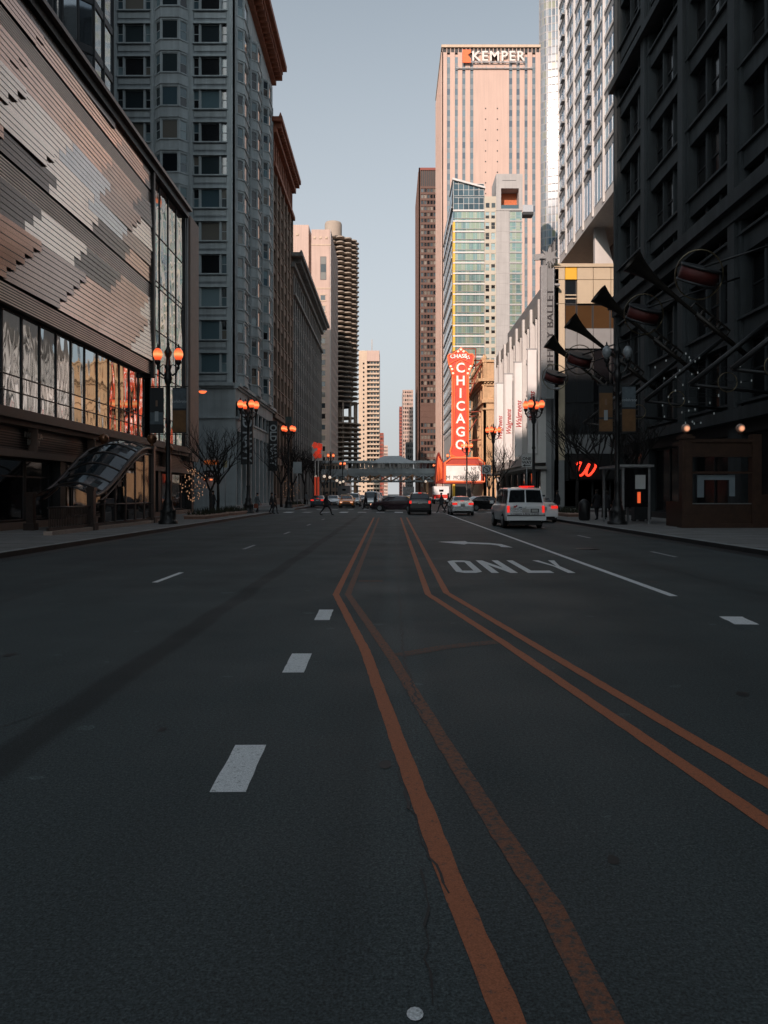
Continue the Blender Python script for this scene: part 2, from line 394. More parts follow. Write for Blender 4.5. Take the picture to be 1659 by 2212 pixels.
def strip(mb, pts, w, z=.004, jag=0):
    L_ = []; R_ = []
    P = []
    for i in range(len(pts)-1):
        a = Vector(pts[i]); b = Vector(pts[i+1]); n = max(1, int((b-a).length/.12)) if jag else 1
        for k in range(n): P.append(a.lerp(b, k/n))
    P.append(Vector(pts[-1]))
    for i, p in enumerate(P):
        d1 = (P[i]-P[i-1]).normalized() if i else (P[1]-P[0]).normalized()
        d2 = (P[i+1]-P[i]).normalized() if i < len(P)-1 else d1
        d = (d1+d2).normalized(); nn = Vector((-d.y, d.x)); k = w/2/max(.5, nn.dot(Vector((-d1.y, d1.x))))
        j1 = random.uniform(-jag, jag); j2 = random.uniform(-jag, jag)
        L_.append((p.x+nn.x*(k+j1), p.y+nn.y*(k+j1), z)); R_.append((p.x-nn.x*(k+j2), p.y-nn.y*(k+j2), z))
    for i in range(len(P)-1):
        q = [R_[i], R_[i+1], L_[i+1], L_[i]]
        a = Vector(q[1])-Vector(q[0]); b = Vector(q[3])-Vector(q[0])
        mb.poly(q if a.cross(b).z > 0 else q[::-1])
def gp(L): return [(GX(x, y), GY(y)) for x, y in L]
def ext(P, y):   # carry the last segment on to nearer y
    (x0, y0), (x1, y1) = P[-2], P[-1]; t = (y-y1)/(y1-y0); return P+[(x1+(x1-x0)*t, y)]
lA = ext(gp([(808, 1118), (726, 1284), (789, 1405), (861, 1605), (965, 1880), (1103, 2212)]), 1.2)
lB = ext(gp([(819, 1118), (752, 1284), (847, 1420), (959, 1605), (1085, 1805), (1186, 1955), (1314, 2212)]), 1.2)
lC = ext(gp([(866, 1118), (925, 1284), (1090, 1390), (1659, 1778)]), 1.6)
lD = ext(gp([(879, 1118), (964, 1280), (1659, 1693)]), 1.6)
for P, m in ((lA, M_yel), (lB, M_yelw), (lC, M_yel), (lD, M_yel)):
    mb = MB(); strip(mb, P, .105, jag=.004); o = struct("centre_line", mb, m)
mb = MB(); strip(mb, gp([(858, 1416), (960, 1398), (1078, 1386)]), .2, z=.0025); struct("painted_cross_bar", mb, M_yelf)
mb = MB(); strip(mb, gp([(775, 1255), (828, 1255)]), .3, z=.0025); struct("painted_cross_bar", mb, M_yelf)
for (y0, y1) in ((4.42, 5.25), (7.38, 8.26), (10.45, 11.4)):
    mb = MB(); strip(mb, [(-.905, y0), (-.92, y1)], .2, jag=.004); struct("guide_dash", mb, M_wp)
for k in range(8):
    y0 = 14.9+9.0*k
    if y0 < 58:
        mb = MB(); strip(mb, [(-4.4, y0), (-4.4, y0+1.9)], .11, jag=.003); struct("lane_dash", mb, M_wp if k < 1 else M_wpw)
        mb = MB(); strip(mb, [(7.45, y0+6.0), (7.45, y0+8.0)], .12, jag=.003); struct("lane_dash", mb, M_wpw)
mb = MB(); strip(mb, [(4.56, 12.9), (4.56, 66)], .14, jag=.003); struct("lane_line", mb, M_wp)
mb = MB(); strip(mb, [(4.5, 10.1), (4.56, 10.75)], .3, jag=.01); struct("lane_dash", mb, M_wp)
mb = MB(); strip(mb, [(1.3, 67), (9.8, 67)], .5, jag=.01); struct("stop_line", mb, M_wpw)
for k in range(12):
    mb = MB(); x = -9.2+k*1.65; strip(mb, [(x, 70.6), (x, 73.6)], .75, jag=.01); struct("crosswalk_bar", mb, M_wpw if k % 3 else M_wp)
for k in range(12):
    mb = MB(); x = -9.2+k*1.65; strip(mb, [(x, 83.2), (x, 85.6)], .6, jag=.01); struct("crosswalk_bar", mb, M_wpw)
# the word ONLY, stretched along the lane as road lettering is
def glyph(ch, x, y, w, h, s):
    sx = lambda a: x+a*w; sy = lambda b: y+b*h; t = s/w; v = .16
    R = []
    if ch == 'O': R = [[(0, .08), (t, .0), (t, 1), (0, .92)], [(1-t, 0), (1, .08), (1, .92), (1-t, 1)], [(t, 0), (1-t, 0), (1-t, v), (t, v)], [(t, 1-v), (1-t, 1-v), (1-t, 1), (t, 1)]]
    if ch == 'N': R = [[(0, 0), (t, 0), (t, 1), (0, 1)], [(1-t, 0), (1, 0), (1, 1), (1-t, 1)], [(t, 1-.0), (t, .62), (1-t, 0), (1-t, .38)]]
    if ch == 'L': R = [[(0, 0), (t, 0), (t, 1), (0, 1)], [(t, 0), (1, 0), (1, v), (t, v)]]
    if ch == 'Y': R = [[(.5-t/2, 0), (.5+t/2, 0), (.5+t/2, .5), (.5-t/2, .5)], [(.5-t/2, .5), (.5, .5), (t, 1), (0, 1)], [(.5, .5), (.5+t/2, .5), (1, 1), (1-t, 1)]]
    mb = MB()
    for r in R:
        q = [(sx(a), sy(b), .004) for a, b in r]
        if (Vector(q[1])-Vector(q[0])).cross(Vector(q[2])-Vector(q[0])).z < 0: q = q[::-1]
        mb.poly(q)
    struct("road_letter", mb, M_wp)
for ch, x in zip("ONLY", (1.38, 2.1, 2.86, 3.5)): glyph(ch, x, 16.7, .55, 3.15, .155)
def zz(L): return [(884+x*.3663, 1132.6+y*.3663) for x, y in L]
mb = MB()
for L_ in ([(170, 103), (330, 99), (345, 105), (345, 114), (325, 119)], [(345, 106), (470, 110), (475, 119), (345, 114)], [(470, 110), (545, 117), (525, 125), (475, 119)], [(545, 117), (612, 137), (545, 134), (525, 125)]):
    q = [(x, y, .004) for x, y in gp(zz(L_))]
    if (Vector(q[1])-Vector(q[0])).cross(Vector(q[2])-Vector(q[0])).z < 0: q = q[::-1]
    mb.poly(q)
struct("turn_arrow", mb, M_wp)
# cracks along the joint
def crack(pts, w, name="road_crack"):
    P = []
    for i in range(len(pts)-1):
        a = Vector(pts[i]); b = Vector(pts[i+1]); n = max(2, int((b-a).length/.07))
        for k in range(n): P.append(a.lerp(b, k/n)+Vector((random.uniform(-.018, .018), 0)))
    mb = MB()
    for i in range(len(P)-1):
        w1 = w*random.uniform(.3, 1.3); w2 = w1
        q = [(P[i].x-w1/2, P[i].y, .0055), (P[i].x+w1/2, P[i].y, .0055), (P[i+1].x+w2/2, P[i+1].y, .0055), (P[i+1].x-w2/2, P[i+1].y, .0055)]
        if P[i+1].y < P[i].y: q = q[::-1]
        mb.poly(q)
    struct(name, mb, M_tar)
crack(gp([(856, 1160), (858, 1240), (866, 1330), (872, 1420), (905, 1520)]), .02)
crack(gp([(862, 1660), (884, 1735), (902, 1790), (935, 1870), (975, 1955)]), .014)
crack(gp([(905, 1880), (928, 1960), (922, 2100), (930, 2212)]), .010)
crack(gp([(872, 1475), (893, 1515), (925, 1575)]), .012)
crack([(.22, 15), (.10, 40), (.12, 60)], .03)
mb = MB(); mb.poly([(GX(897, 2192)+.027*cos(a*pi/6), GY(2192)+.034*sin(a*pi/6), .004) for a in range(12)]); struct("survey_mark", mb, M_wp)
mb = MB(); mb.poly([(GX(832, 1652)+.035*cos(a*pi/5)*(1+.2*(a % 2)), GY(1652)+.08*sin(a*pi/5), .004) for a in range(10)]); struct("tar_spot", mb, M_tar)
# manhole cover in the right lane
mb = MB(); mb.lathe((5.9, 24, 0), [(.36, .0), (.36, .006), (.0, .008)], 24); mb2 = mb
solo("manhole_cover", mb2, mat("cast_iron", (.03, .03, .032), .5, .5, bump=.5, bscale=25), "round cast iron manhole cover in the right lane of the road", "manhole cover")

# rectangular repair patches and sealed seams
M_patch = mat("asphalt_patch", (.031, .040, .044), .7, var=.25, scale=3, fine=.4, fscale=70, bump=.5, bscale=90)
for (x0, x1, y0, y1) in ((5.2, 6.9, 26, 31), (-8.3, -6.4, 20, 23.5), (-5.6, -3.4, 40, 47), (1.9, 3.3, 34, 38), (6.2, 8.6, 8.4, 9.6)):
    mb = MB(); r_ = random.Random(int(x0*10)); mb.poly([(x0, y0, .0018), (x1, y0+r_.uniform(-.05, .05), .0018), (x1+.03, y1, .0018), (x0-.02, y1, .0018)]); struct("repair_patch", mb, M_patch)
crack([(-5.9, 6.0), (-5.7, 9.5), (-6.1, 14), (-5.8, 22), (-6.0, 34)], .018, "sealed_seam")
crack([(3.4, 5.2), (3.9, 7.0), (4.3, 9.2), (4.2, 12.5)], .008)
crack([(-3.6, 4.5), (-2.9, 5.2), (-2.5, 6.4)], .007)
crack([(6.1, 12), (6.0, 20), (6.15, 36)], .02, "sealed_seam")
for (x, y, r0) in ((1.0, 3.6, .03), (-1.6, 5.6, .035), (2.9, 6.6, .05), (-3.9, 8.2, .06), (2.2, 9.5, .05), (4.9, 15, .1), (-1.7, 3.1, .02)):
    mb = MB(); r_ = random.Random(int(y*7)); mb.poly([(x+r0*cos(a*pi/6)*r_.uniform(.7, 1.2), y+r0*1.6*sin(a*pi/6)*r_.uniform(.7, 1.2), .003) for a in range(12)]); struct("gum_spot", mb, M_tar)

# ================================================================ buildings, left side
M_ston = mat("pink_granite", (.22, .15, .12), .55, var=.12, scale=1.5, fine=.12)
M_terra = mat("cream_terracotta", (.40, .45, .46), .7, var=.16, scale=.35, streak=.18, bump=.3, bscale=6)
M_terra2 = mat("terracotta_spandrel", (.25, .29, .305), .75, var=.2, scale=.5, streak=.3)
M_brownt = mat("tan_terracotta", (.22, .155, .115), .75, var=.2, scale=.5, streak=.2)
M_rust = mat("rust_red_cornice", (.26, .085, .04), .7, var=.3, scale=1.2)
M_greyst = mat("grey_limestone", (.22, .215, .205), .8, var=.15, scale=.4, streak=.2)
M_pinkst = mat("pink_precast", (.50, .37, .31), .75, var=.06, scale=.2, streak=.08)
M_cream = mat("cream_concrete", (.55, .43, .32), .8, var=.08, scale=.2, streak=.1)
M_mirror = glass("rippled_mirror_glass", [(.52, .56, .58), (.45, .5, .52), (.58, .6, .6), (.35, .40, .42), (.5, .55, .56)], rough=.03, metal=.92, wob=.06, wscale=.6, wstretch=.45)
M_shop = glass("shopfront_glass", [(.02, .02, .022), (.05, .055, .06), (.015, .015, .018)], rough=.04, metal=.35, wob=.012, wscale=.6)
panel_cols = [(.80, .50, .38), (.48, .34, .28), (.98, .80, .68), (.19, .15, .13), (.78, .74, .72)]
M_panels = []
for i, c in enumerate(panel_cols):
    M_panels.append(mat("shingle_glass_%s" % "abcde"[i], c, .14+.03*i, .85, var=.08, scale=.7, bump=0))
# --- shopping centre with the shingled front (left foreground)
b = Bld("shopping_centre", "long low shopping centre clad in pinkish metallic shingle panels above a band of rippled glass")
X0 = -15.6
F = Fr((X0, 0, 0), (0, 1, 0), (1, 0, 0)); YA, YP, YG, YE = 6.0, 51.8, 60.6, 64.0
b.w.box(-60, X0-.9, YA, YE, 0, 22.6, 0)                 # core
F.box(b.w, YA, YP, 9.35, 23.0, -.9, -.06, 0)              # carrier of the shingles
F.box(b.w, YP, YP+.35, 9.2, 23.1, -.9, .25, 0)          # dark end fin
F.box(b.w, YA, YG, 23.0, 23.22, -1.6, .55, 1)           # coping
F.box(b.w, YA, YG, 22.55, 22.98, -1.5, .3, 0)
F.box(b.w, YA, YG+.3, 4.72, 5.12, -.9, .5, 2)           # granite ledge
F.box(b.w, YA, YG+.3, 4.5, 4.70, -.9, .2, 2)
F.box(b.w, YA, YE, 3.5, 4.5, -.9, -.25, 0)              # sign band
for k in range(7): F.box(b.w, YA, YE-2, 3.56+.11*k, 3.60+.11*k, -.25, -.19, 1)
F.box(b.w, YA, YE, 3.2, 3.5, -.9, .12, 2)
F.box(b.w, YA, YE, 0, .45, -.9, -.2, 2)
for y in (14.5, 21.3, 28.1, 34.9, 41.7, 48.5, 55.3): F.box(b.w, y, y+.12, 3.5, 4.6, -.24, .16, 2)
for y in (14, 22, 30, 38, 46, 54, 63): F.box(b.w, y, y+.6, .45, 3.2, -.9, -.1, 0)
F.box(b.w, YG, YG+.4, 4.5, 22.9, -.9, .0, 0); F.box(b.w, YG+.4, YG+.75, 4.5, 22.9, -.7, .08, 3)
F.box(b.w, YG+.75, YE, 4.2, 23.0, -2.5, .22, 2)          # granite end pier
part_root = b.root
y = YA+.2
while y < YP-.3:                                         # band of rippled panes
    r = min(y+1.75, YP-.2)
    b.win(F, y, r, 5.14, 9.32, -.35, (M_mirror, M_dark), 1, 1, .045, .05, hs=(.20, .36)); y = r+.02
for i in range(4):
    l = YP+.4+i*2.08
    b.win(F, l, l+2.06, 5.14, 22.5, -.12, (M_mirror, M_dark), 1, 1, .05, .05, hs=(.10, .26, .43, .6, .62, .8))
y = YA+.4
while y < YE-1:
    b.win(F, y, y+2.5, .5, 3.15, -.55, (M_shop, M_dark), 1, 1, .07, .06, hs=(.72,)); y += 2.62
b.done([M_black, mat("coping_metal", (.14, .12, .11), .4, .6), M_ston, M_alu])
# shingles: one-row tiles, staggered in stair-step clusters, each course leaning out over the next
sh = MB(); rows = []; z = 10.25
bands = [(9.4, 10.22), (14.3, 15.25), (20.35, 21.2)]
for a, c in bands:
    n = 7; st = (c-a)/n
    for i in range(n): F.box(sh, YA, YP, a+i*st, a+i*st+st*.5, .0, .04, 5)
def inband(z0, z1): return any(z1 > a+.01 and z0 < c-.01 for a, c in bands)
zz_ = []
for (a, c) in ((10.25, 14.28), (15.27, 20.33), (21.22, 22.5)):
    n = max(1, round((c-a)/.50)); zz_ += [(a+(c-a)*i/n, a+(c-a)*(i+1)/n) for i in range(n)]
rr = random.Random(11); clus = {}
for ri, (z0, z1) in enumerate(zz_):
    base = (ri % 5)*.8+(ri//5)*1.9; Lp = 5.2; y = YA-Lp+(base % Lp)
    k = 0
    while y < YP:
        l = max(y, YA)+.008; r = min(y+Lp, YP)-.008
        if r > l+.05:
            ci = (ri//5, k)
            if ci not in clus:
                clus[ci] = (rr.choice([0, 0, 1, 2, 2, 3, 3, 4]), rr.choice([0, 0, .006, .012, .022]), rr.uniform(0, .032), rr.random() < .14)
            mi, yaw, pit, lift = clus[ci]
            dd = .10+(.05 if lift else 0)
            # lower edge stands out, far end leans out by yaw
            L_ = r-l; o0 = dd; o1 = dd+yaw*L_*1.1
            t_ = .03-pit
            P = [F.p(l, z0+.012, o0), F.p(r, z0+.012, o1), F.p(r, z1-.012, o1-t_), F.p(l, z1-.012, o0-t_)]
            sh.poly(P, mi)
            zm = (z0+z1)/2; om = lambda o: o-t_/2+.004
            sh.poly([F.p(l, zm-.018, om(o0)), F.p(r, zm-.018, om(o1)), F.p(r, zm+.018, om(o1)), F.p(l, zm+.018, om(o0))], 6)
            if lift: sh.extr([F.p(l, z0, .0), F.p(r, z0, .0), F.p(r, z0, o1-.01), F.p(l, z0, o0-.01)], (0, 0, .01), 6)
            sh.poly([F.p(r, z0+.012, .0), F.p(r, z0+.012, o1), F.p(r, z1-.012, o1-t_), F.p(r, z1-.012, .0)], 6)
            sh.poly([F.p(l, z0+.012, .0), F.p(l, z0+.012, o0), F.p(l, z1-.012, o0-t_), F.p(l, z1-.012, .0)], 6)
        y += Lp; k += 1
part("shingle_cladding", sh, M_panels+[mat("louvre_metal", (.80, .68, .60), .35, .7, var=.1), M_black], part_root)
def _gold(): return mat("pale_sign_metal", (.45, .42, .38), .4, .3)
lettering("MAGNOLIA\nBAKERY", F.p(35.2, 4.05, -.12), (0, 1, 0), (0, 0, 1), _gold(), part_root, .34, .015, bold=.008)
lettering("ZARA", F.p(43.5, 4.0, -.12), (0, 1, 0), (0, 0, 1), _gold(), part_root, .55, .015, space=1.3)
s_ = MB(); s_.lathe((X0-.3, 31.5, 2.0), [(.0, 0), (.24, .02), (.3, .12), (.24, .22), (0, .24)], 12)
solo("hanging_shop_sign", s_, glow("amber_sign", (1, .38, .08), .45), "small amber oval sign glowing in the dark shop window of the low shopping centre", "sign")

# --- setback glass tower over the centre
b = Bld("glass_tower", "blue glass tower with a chamfered corner rising behind the shingled shopping centre")
ol = [(-60, 30), (-23.1, 30), (-23.1, 56.2), (-21.5, 58), (-21.5, 62), (-60, 62)]
M_towg = glass("tower_blue_glass", [(.34, .40, .43), (.28, .33, .36), (.42, .46, .48), (.2, .24, .27)], rough=.04, metal=.85, wob=.01, wscale=.4)
inner = [(-60, 30.3), (-23.4, 30.3), (-23.4, 56.3), (-21.85, 58.1), (-21.85, 61.7), (-60, 61.7)]
b.w.prism(inner, 22.7, 41, 0)
fs = [Fr((-23.1, 30, 22.8), (0, 1, 0), (1, 0, 0)), Fr((-23.1, 56.2, 22.8), (1.6, 1.8, 0), (1.8, -1.6, 0)), Fr((-21.5, 58, 22.8), (0, 1, 0), (1, 0, 0))]
for F_, W_, nc in ((fs[0], 26.2, 16), (fs[1], 2.408, 2), (fs[2], 4.0, 2)):
    grid(b, F_, 0, W_, 0, 18.2, nc, 5, .10, .55, .12, (1, 1), (M_towg, M_dark), 1, 1, .04, pd=.04, sd=-.02)
b.w.prism([(-60, 30.05), (-23.15, 30.05), (-23.15, 56.25), (-21.55, 58.05), (-21.55, 61.9), (-60, 61.9)], 41.0, 41.4, 1)
b.w.prism([(-21.6, 61.8), (-60, 61.8), (-60, 30.2), (-32.8, 30.2)], 41.4, 72, 0)  # unseen upper part, outline shaped to shade the bay-windowed block
b.done([M_black, M_dark])

# --- bay-windowed terracotta office block with deep cornice
b = Bld("office_block", "tall grey terracotta office block with stacked bay windows and deep rust red cornice")
XW = -16.0; Y0 = 82.0; Y1 = 108.0; FH = 3.38; ZB = 13.05; NF = 12; ZT = ZB+NF*FH
M_wint = glass("window_glass_teal", [(.010, .013, .016), (.06, .10, .12), (.012, .014, .016), (.10, .16, .18), (.02, .03, .035), (.20, .28, .30), (.03, .045, .05), (.16, .15, .13)])  # lighter teal panes put the windows' reflections into the base colour
M_w1 = (M_wint, M_terra)
b.w.box(-60, XW-.45, Y0+.45, Y1-.02, 0, ZT+4.2, 0)
FS = Fr((-60, Y0, 0), (1, 0, 0), (0, -1, 0)); W = 44.0
FE = Fr((XW, Y0, 0), (0, 1, 0), (1, 0, 0)); WE = Y1-Y0
def bay(b, F, c, wd, z0, nf, FH, proj, wm, wins):
    """projecting three-sided bay: glass on three sides, moulded apron on each floor"""
    h = wd/2; s = proj*1.05
    P = [(c-h, 0), (c-h+s, proj), (c+h-s, proj), (c+h, 0)]
    for j in range(nf):
        z = z0+j*FH
        pts = [F.p(a, z, d) for a, d in P]
        b.w.extr(pts[::1], (0, 0, .95), wm)                       # apron
        Q = [(c-h-.06, 0), (c-h+s-.03, proj+.1), (c+h-s+.03, proj+.1), (c+h+.06, 0)]
        b.w.extr([F.p(a, z+.95, d) for a, d in Q], (0, 0, .13), wm)
        b.w.extr([F.p(a, z-.16, d) for a, d in Q], (0, 0, .16), wm)
        b.w.extr([F.p(a, z+3.02, d) for a, d in P], (0, 0, .2), wm)
        for (a0, d0), (a1, d1) in zip(P[:-1], P[1:]):
            p0 = F.p(a0, 0, d0); p1 = F.p(a1, 0, d1); u = (p1-p0); L = u.length; u.normalize()
            n = Vector((u.y, -u.x, 0)); n = n if n.dot(F.n) > 0 else -n
            G = Fr((p0.x, p0.y, 0), u, n)
            G.box(b.w, 0, .13, z+1.08, z+3.02, -.16, .0, wm); G.box(b.w, L-.13, L, z+1.08, z+3.02, -.16, .0, wm)
            b.win(G, .135, L-.135, z+1.09, z+3.01, -.1, wins, 1, 1, .06, .05, hs=(.5,) if L < 1.4 else None)
def flat3(b, F, c, wd, z0, nf, FH, wm, wins):
    """flat three-light window: wide pane between two narrow sashes, moulded panel under it"""
    h = wd/2
    for j in range(nf):
        z = z0+j*FH
        F.box(b.w, c-h, c+h, z, z+1.06, -.45, -.12, 1)
        F.box(b.w, c-h-.1, c+h+.1, z+.95, z+1.08, -.3, .1, wm)
        F.box(b.w, c-h+.1, c+h-.1, z+.25, z+.8, -.12, -.06, wm)
        F.box(b.w, c-h, c+h, z+3.05, z+FH, -.45, -.1, wm)
        F.box(b.w, c-h-.05, c+h+.05, z+3.05, z+3.15, -.3, .04, wm)
        w1 = wd*.17; g = .16
        for (l, r, hh) in ((c-h, c-h+w1, (.5,)), (c-h+w1+g, c+h-w1-g, None), (c+h-w1, c+h, (.5,))):
            b.win(F, l, r, z+1.09, z+3.04, -.3, wins, 1, 1, .06, .05, hs=hh)
        for x in (c-h+w1, c+h-w1-g): F.box(b.w, x, x+g, z+1.08, z+3.05, -.4, -.08, wm)
# south front, bays from the corner leftwards
wd = 3.45; pos = 44-.85-wd/2; kind = 0; edges = [44.0]
x = 44.0
lay = []
x -= .85
for k in range(9):
    lay.append((x-wd/2, wd, k % 2)); FS.box(b.w, x-wd-.45, x-wd, ZB, ZT, -.5, .05, 0); FS.box(b.w, x-wd-.33, x-wd-.12, ZB, ZT, .05, .12, 0); x -= wd+.45
FS.box(b.w, 44-.85, 44, ZB, ZT, -.5, 0, 0); FS.box(b.w, 44-.62, 44-.22, ZB, ZT, 0, .07, 0)
FS.box(b.w, 0, x, ZB, ZT, -.5, 0, 0)
for c, w_, k in lay:
    if c-w_/2 < 2: continue
    if k: bay(b, FS, c, w_, ZB, NF, FH, .75, 0, M_w1)
    else: flat3(b, FS, c, w_, ZB, NF, FH, 0, M_w1)
# east front: four bays
FE.box(b.w, 0, .85, ZB, ZT, -.45, .0, 0)
y = .85
for k in range(6):
    w_ = (WE-.85-6*.5)/6
    if k % 2 == 0: bay(b, FE, y+w_/2, w_, ZB, NF, FH, .7, 0, M_w1)
    else: flat3(b, FE, y+w_/2, w_, ZB, NF, FH, 0, M_w1)
    FE.box(b.w, y+w_, y+w_+.5, ZB, ZT, -.45, .06, 0); FE.box(b.w, y+w_+.15, y+w_+.35, ZB, ZT, .06, .13, 0); y += w_+.5
# base: cornice, mezzanine, shop bays with tall pilasters
for F_, W_ in ((FS, 44.0), (FE, WE)):
    F_.box(b.w, 0, W_, ZB-.35, ZB-.02, -.5, .55, 0); F_.box(b.w, 0, W_, ZB-.55, ZB-.35, -.5, .3, 0)
    F_.box(b.w, 0, W_, 11.2, ZB-.55, -.5, .05, 0)
    F_.box(b.w, 0, W_, 8.2, 9.4, -.5, .04, 0); F_.box(b.w, 0, W_, 9.4, 9.6, -.5, .2, 0)
    F_.box(b.w, 0, W_, 0, .5, -.5, .08, 0)
for l in (29.0, 35.2, 41.4):   # south base
    FS.box(b.w, l+4.6 if l < 41 else l, l+6.2 if l < 41 else 44.0, .5, 11.2, -.5, .03, 0)
    if l < 41:
        b.win(FS, l, l+4.6, 9.62, 11.18, -.35, (M_win, M_dark), 2, 1, .08, .05)
        b.win(FS, l, l+4.6, 4.6, 8.18, -.35, (M_shop, M_dark), 4, 1, .08, .05)
        b.win(FS, l, l+4.6, .52, 3.6, -.35, (M_shop, M_dark), 3, 1, .08, .05)
        FS.box(b.w, l, l+4.6, 3.6, 4.6, -.5, -.1, 2)
FS.box(b.w, 0, 29, .5, 11.2, -.5, .03, 0)
n = 9; cw = WE/n
for i in range(n+1):
    a = i*cw; FE.box(b.w, max(0, a-.28), min(WE, a+.28), .5, 8.2, -.5, .16, 0); FE.box(b.w, max(0, a-.2), min(WE, a+.2), 9.6, 11.2, -.5, .03, 0)
for i in range(n):
    b.win(FE, i*cw+.3, (i+1)*cw-.3, .52, 8.15, -.3, (M_shop, M_dark), 1, 1, .07, .05, hs=(.38, .45, .8))
    b.win(FE, i*cw+.22, (i+1)*cw-.22, 9.62, 11.18, -.3, (M_winb, M_dark), 1, 1, .07, .05)
part("cornice", (lambda mb: (mb.box(-60, XW+2.1, Y0-1.6, Y1-1.1, ZT+4.4, ZT+5.1, 0), mb.box(-60, XW+1.6, Y0-1.2, Y1-1.3, ZT+3.9, ZT+4.38, 0), mb.box(-60, XW+.6, Y0-.5, Y1-.5, ZT+2.9, ZT+3.88, 0),
    [mb.box(XW-.3, XW+1.5, y_, y_+.35, ZT+3.2, ZT+3.88, 0) for y_ in [Y0+.3+1.1*i for i in range(23)]], mb)[-1])(MB()), M_rust, b.root)
b.w.box(-60, XW+.02, Y0-.02, Y1-.05, ZT, ZT+2.9, 0)
b.done([M_terra, M_terra2, M_black])

# --- tan block with arched rust cornice
b = Bld("office_block", "narrow tan terracotta block with an ornate rust red top beside the bay windowed block")
b.w.box(-60, -16.45, 108.02, 129.98, 0, 52.5, 0)
F = Fr((-16.0, 108.02, 0), (0, 1, 0), (1, 0, 0))
F.box(b.w, 0, 21.96, 0, .6, -.45, .05, 0)
grid(b, F, 0, 21.96, 12.5, 46.0, 6, 10, .75, 1.15, .4, (0, 0), (M_win, M_dark), 2, 1, .08, sill=.16, pd=.12)
grid(b, F, 0, 21.96, .6, 12.0, 6, 2, .9, .9, .4, (0, 0), (M_shop, M_dark), 2, 1, .1)
F.box(b.w, 0, 21.96, 12.0, 12.5, -.4, .4, 0)
grid(b, F, 0, 21.96, 46.6, 50.4, 12, 1, .5, .6, .4, (1, 1), (M_win, M_dark), 1, 1, .06)
F.box(b.w, 0, 21.96, 46.0, 46.6, -.4, .45, 1)
b.done([M_brownt, M_rust])
mb = MB(); F.box(mb, -.3, 21.9, 50.4, 51.1, -.5, .6, 0); F.box(mb, -.6, 21.9, 51.8, 52.4, -.5, 1.4, 0)
for i in range(22): F.box(mb, .1+i*1.0, .5+i*1.0, 51.1, 51.8, -.3, 1.2, 0)
for i in range(12): mb.lathe(F.p(.5+i*1.8, 52.4, 1.0), [(.28, 0), (.34, .25), (.2, .6), (.05, 1.0), (0, 1.05)], 8)
part("cornice", mb, M_rust, b.root)
# --- long grey block with dentil cornice
b = Bld("office_block", "long grey limestone block with closely set windows and an overhanging toothed cornice")
b.w.box(-60, -16.45, 130.02, 184, 0, 38.5, 0)
F = Fr((-16.0, 130.02, 0), (0, 1, 0), (1, 0, 0)); W_ = 53.9
grid(b, F, 0, W_, 8.4, 34.0, 18, 8, .8, 1.2, .4, (0, 0), (M_win, M_dark), 2, 1, .07, sill=.12, pd=.1)
grid(b, F, 0, W_, 0.2, 8.0, 9, 1, 1.1, 1.0, .5, (0, 0), (M_shop, M_dark), 3, 2, .1)
F.box(b.w, 0, W_, 8.0, 8.4, -.4, .45, 0); F.box(b.w, 0, W_, 34.0, 34.5, -.4, .5, 0)
grid(b, F, 0, W_, 34.5, 38.4, 18, 1, .9, .8, .4, (0, 0), (M_win, M_dark), 1, 1, .07)
mb = MB(); F.box(mb, -.8, W_+.5, 38.4, 39.2, -.6, .5); F.box(mb, -1.6, W_+1.2, 39.9, 40.5, -1, 1.8)
for i in range(54): F.box(mb, .05+i*1.0, .55+i*1.0, 39.2, 39.9, -.4, 1.4)
for i in range(54): mb.lathe(F.p(-.9+i*1.02, 40.5, 1.5), [(.2, 0), (.26, .2), (.12, .45), (0, .6)], 6)
FSS = Fr((-60, 130.02, 0), (1, 0, 0), (0, -1, 0)); 
part("cornice", mb, M_greyst, b.root)
b.done([M_greyst])

# --- pink precast hotel across the river end
b = Bld("hotel", "tall pink precast hotel tower with one column of square windows and a blue window side")
HY = 310
x0, x1, x2, x3 = PX(600, HY), PX(667, HY), PX(673, HY), PX(715, HY)
zt = PZ(490, HY)
b.w.box(x0-20, x1, HY, 352, 0, zt+.8, 0); b.w.box(x1+.01, x2, HY+3, 351, 0, zt-2, 0); b.w.box(x2+.01, x3-.3, HY+.02, 352, 0, zt-1, 0)
Fh = Fr((x2, HY, 0), (1, 0, 0), (0, -1, 0)); Wh = x3-x2
for k in range(3):
    for (F_, o_, zz0) in ((Fh, .8+k*2.3, zt-4.6), (Fr((x0, HY-.02, 0), (1, 0, 0), (0, -1, 0)), 2.0+k*2.6, zt-3.4)): F_.box(b.w, o_, o_+.9, zz0, zz0+.8, -.1, .25, 1)
Fh.box(b.w, -.02, Wh, zt-7.2, zt-6.8, 0, .12, 1); Fh.box(b.w, -.02, Wh, zt-24, zt-23.6, 0, .12, 1)
for j in range(22):
    zb = zt-28.5-j*4.18
    if zb < 4: break
    b.win(Fh, Wh*.46, Wh*.46+2.0, zb, zb+2.1, .02, (M_winb, M_pinkst), 1, 1, .12, .06)
    Fh.box(b.w, Wh*.46-.35, Wh*.46+2.35, zb-.4, zb-.02, 0, .15, 1); Fh.box(b.w, Wh*.46-.35, Wh*.46+2.35, zb+2.12, zb+2.5, 0, .15, 1)
b.win(Fh, Wh*.46, Wh*.46+2.3, zt-20.5, zt-11.5, .02, (M_winb, M_dark), 1, 3, .15, .08)
M_blue = glass("pale_blue_glass", [(.25, .32, .37), (.38, .44, .48), (.12, .16, .20), (.3, .38, .44)], rough=.06, metal=.5)
Fe = Fr((x3, HY+.02, 0), (0, 1, 0), (1, 0, 0))
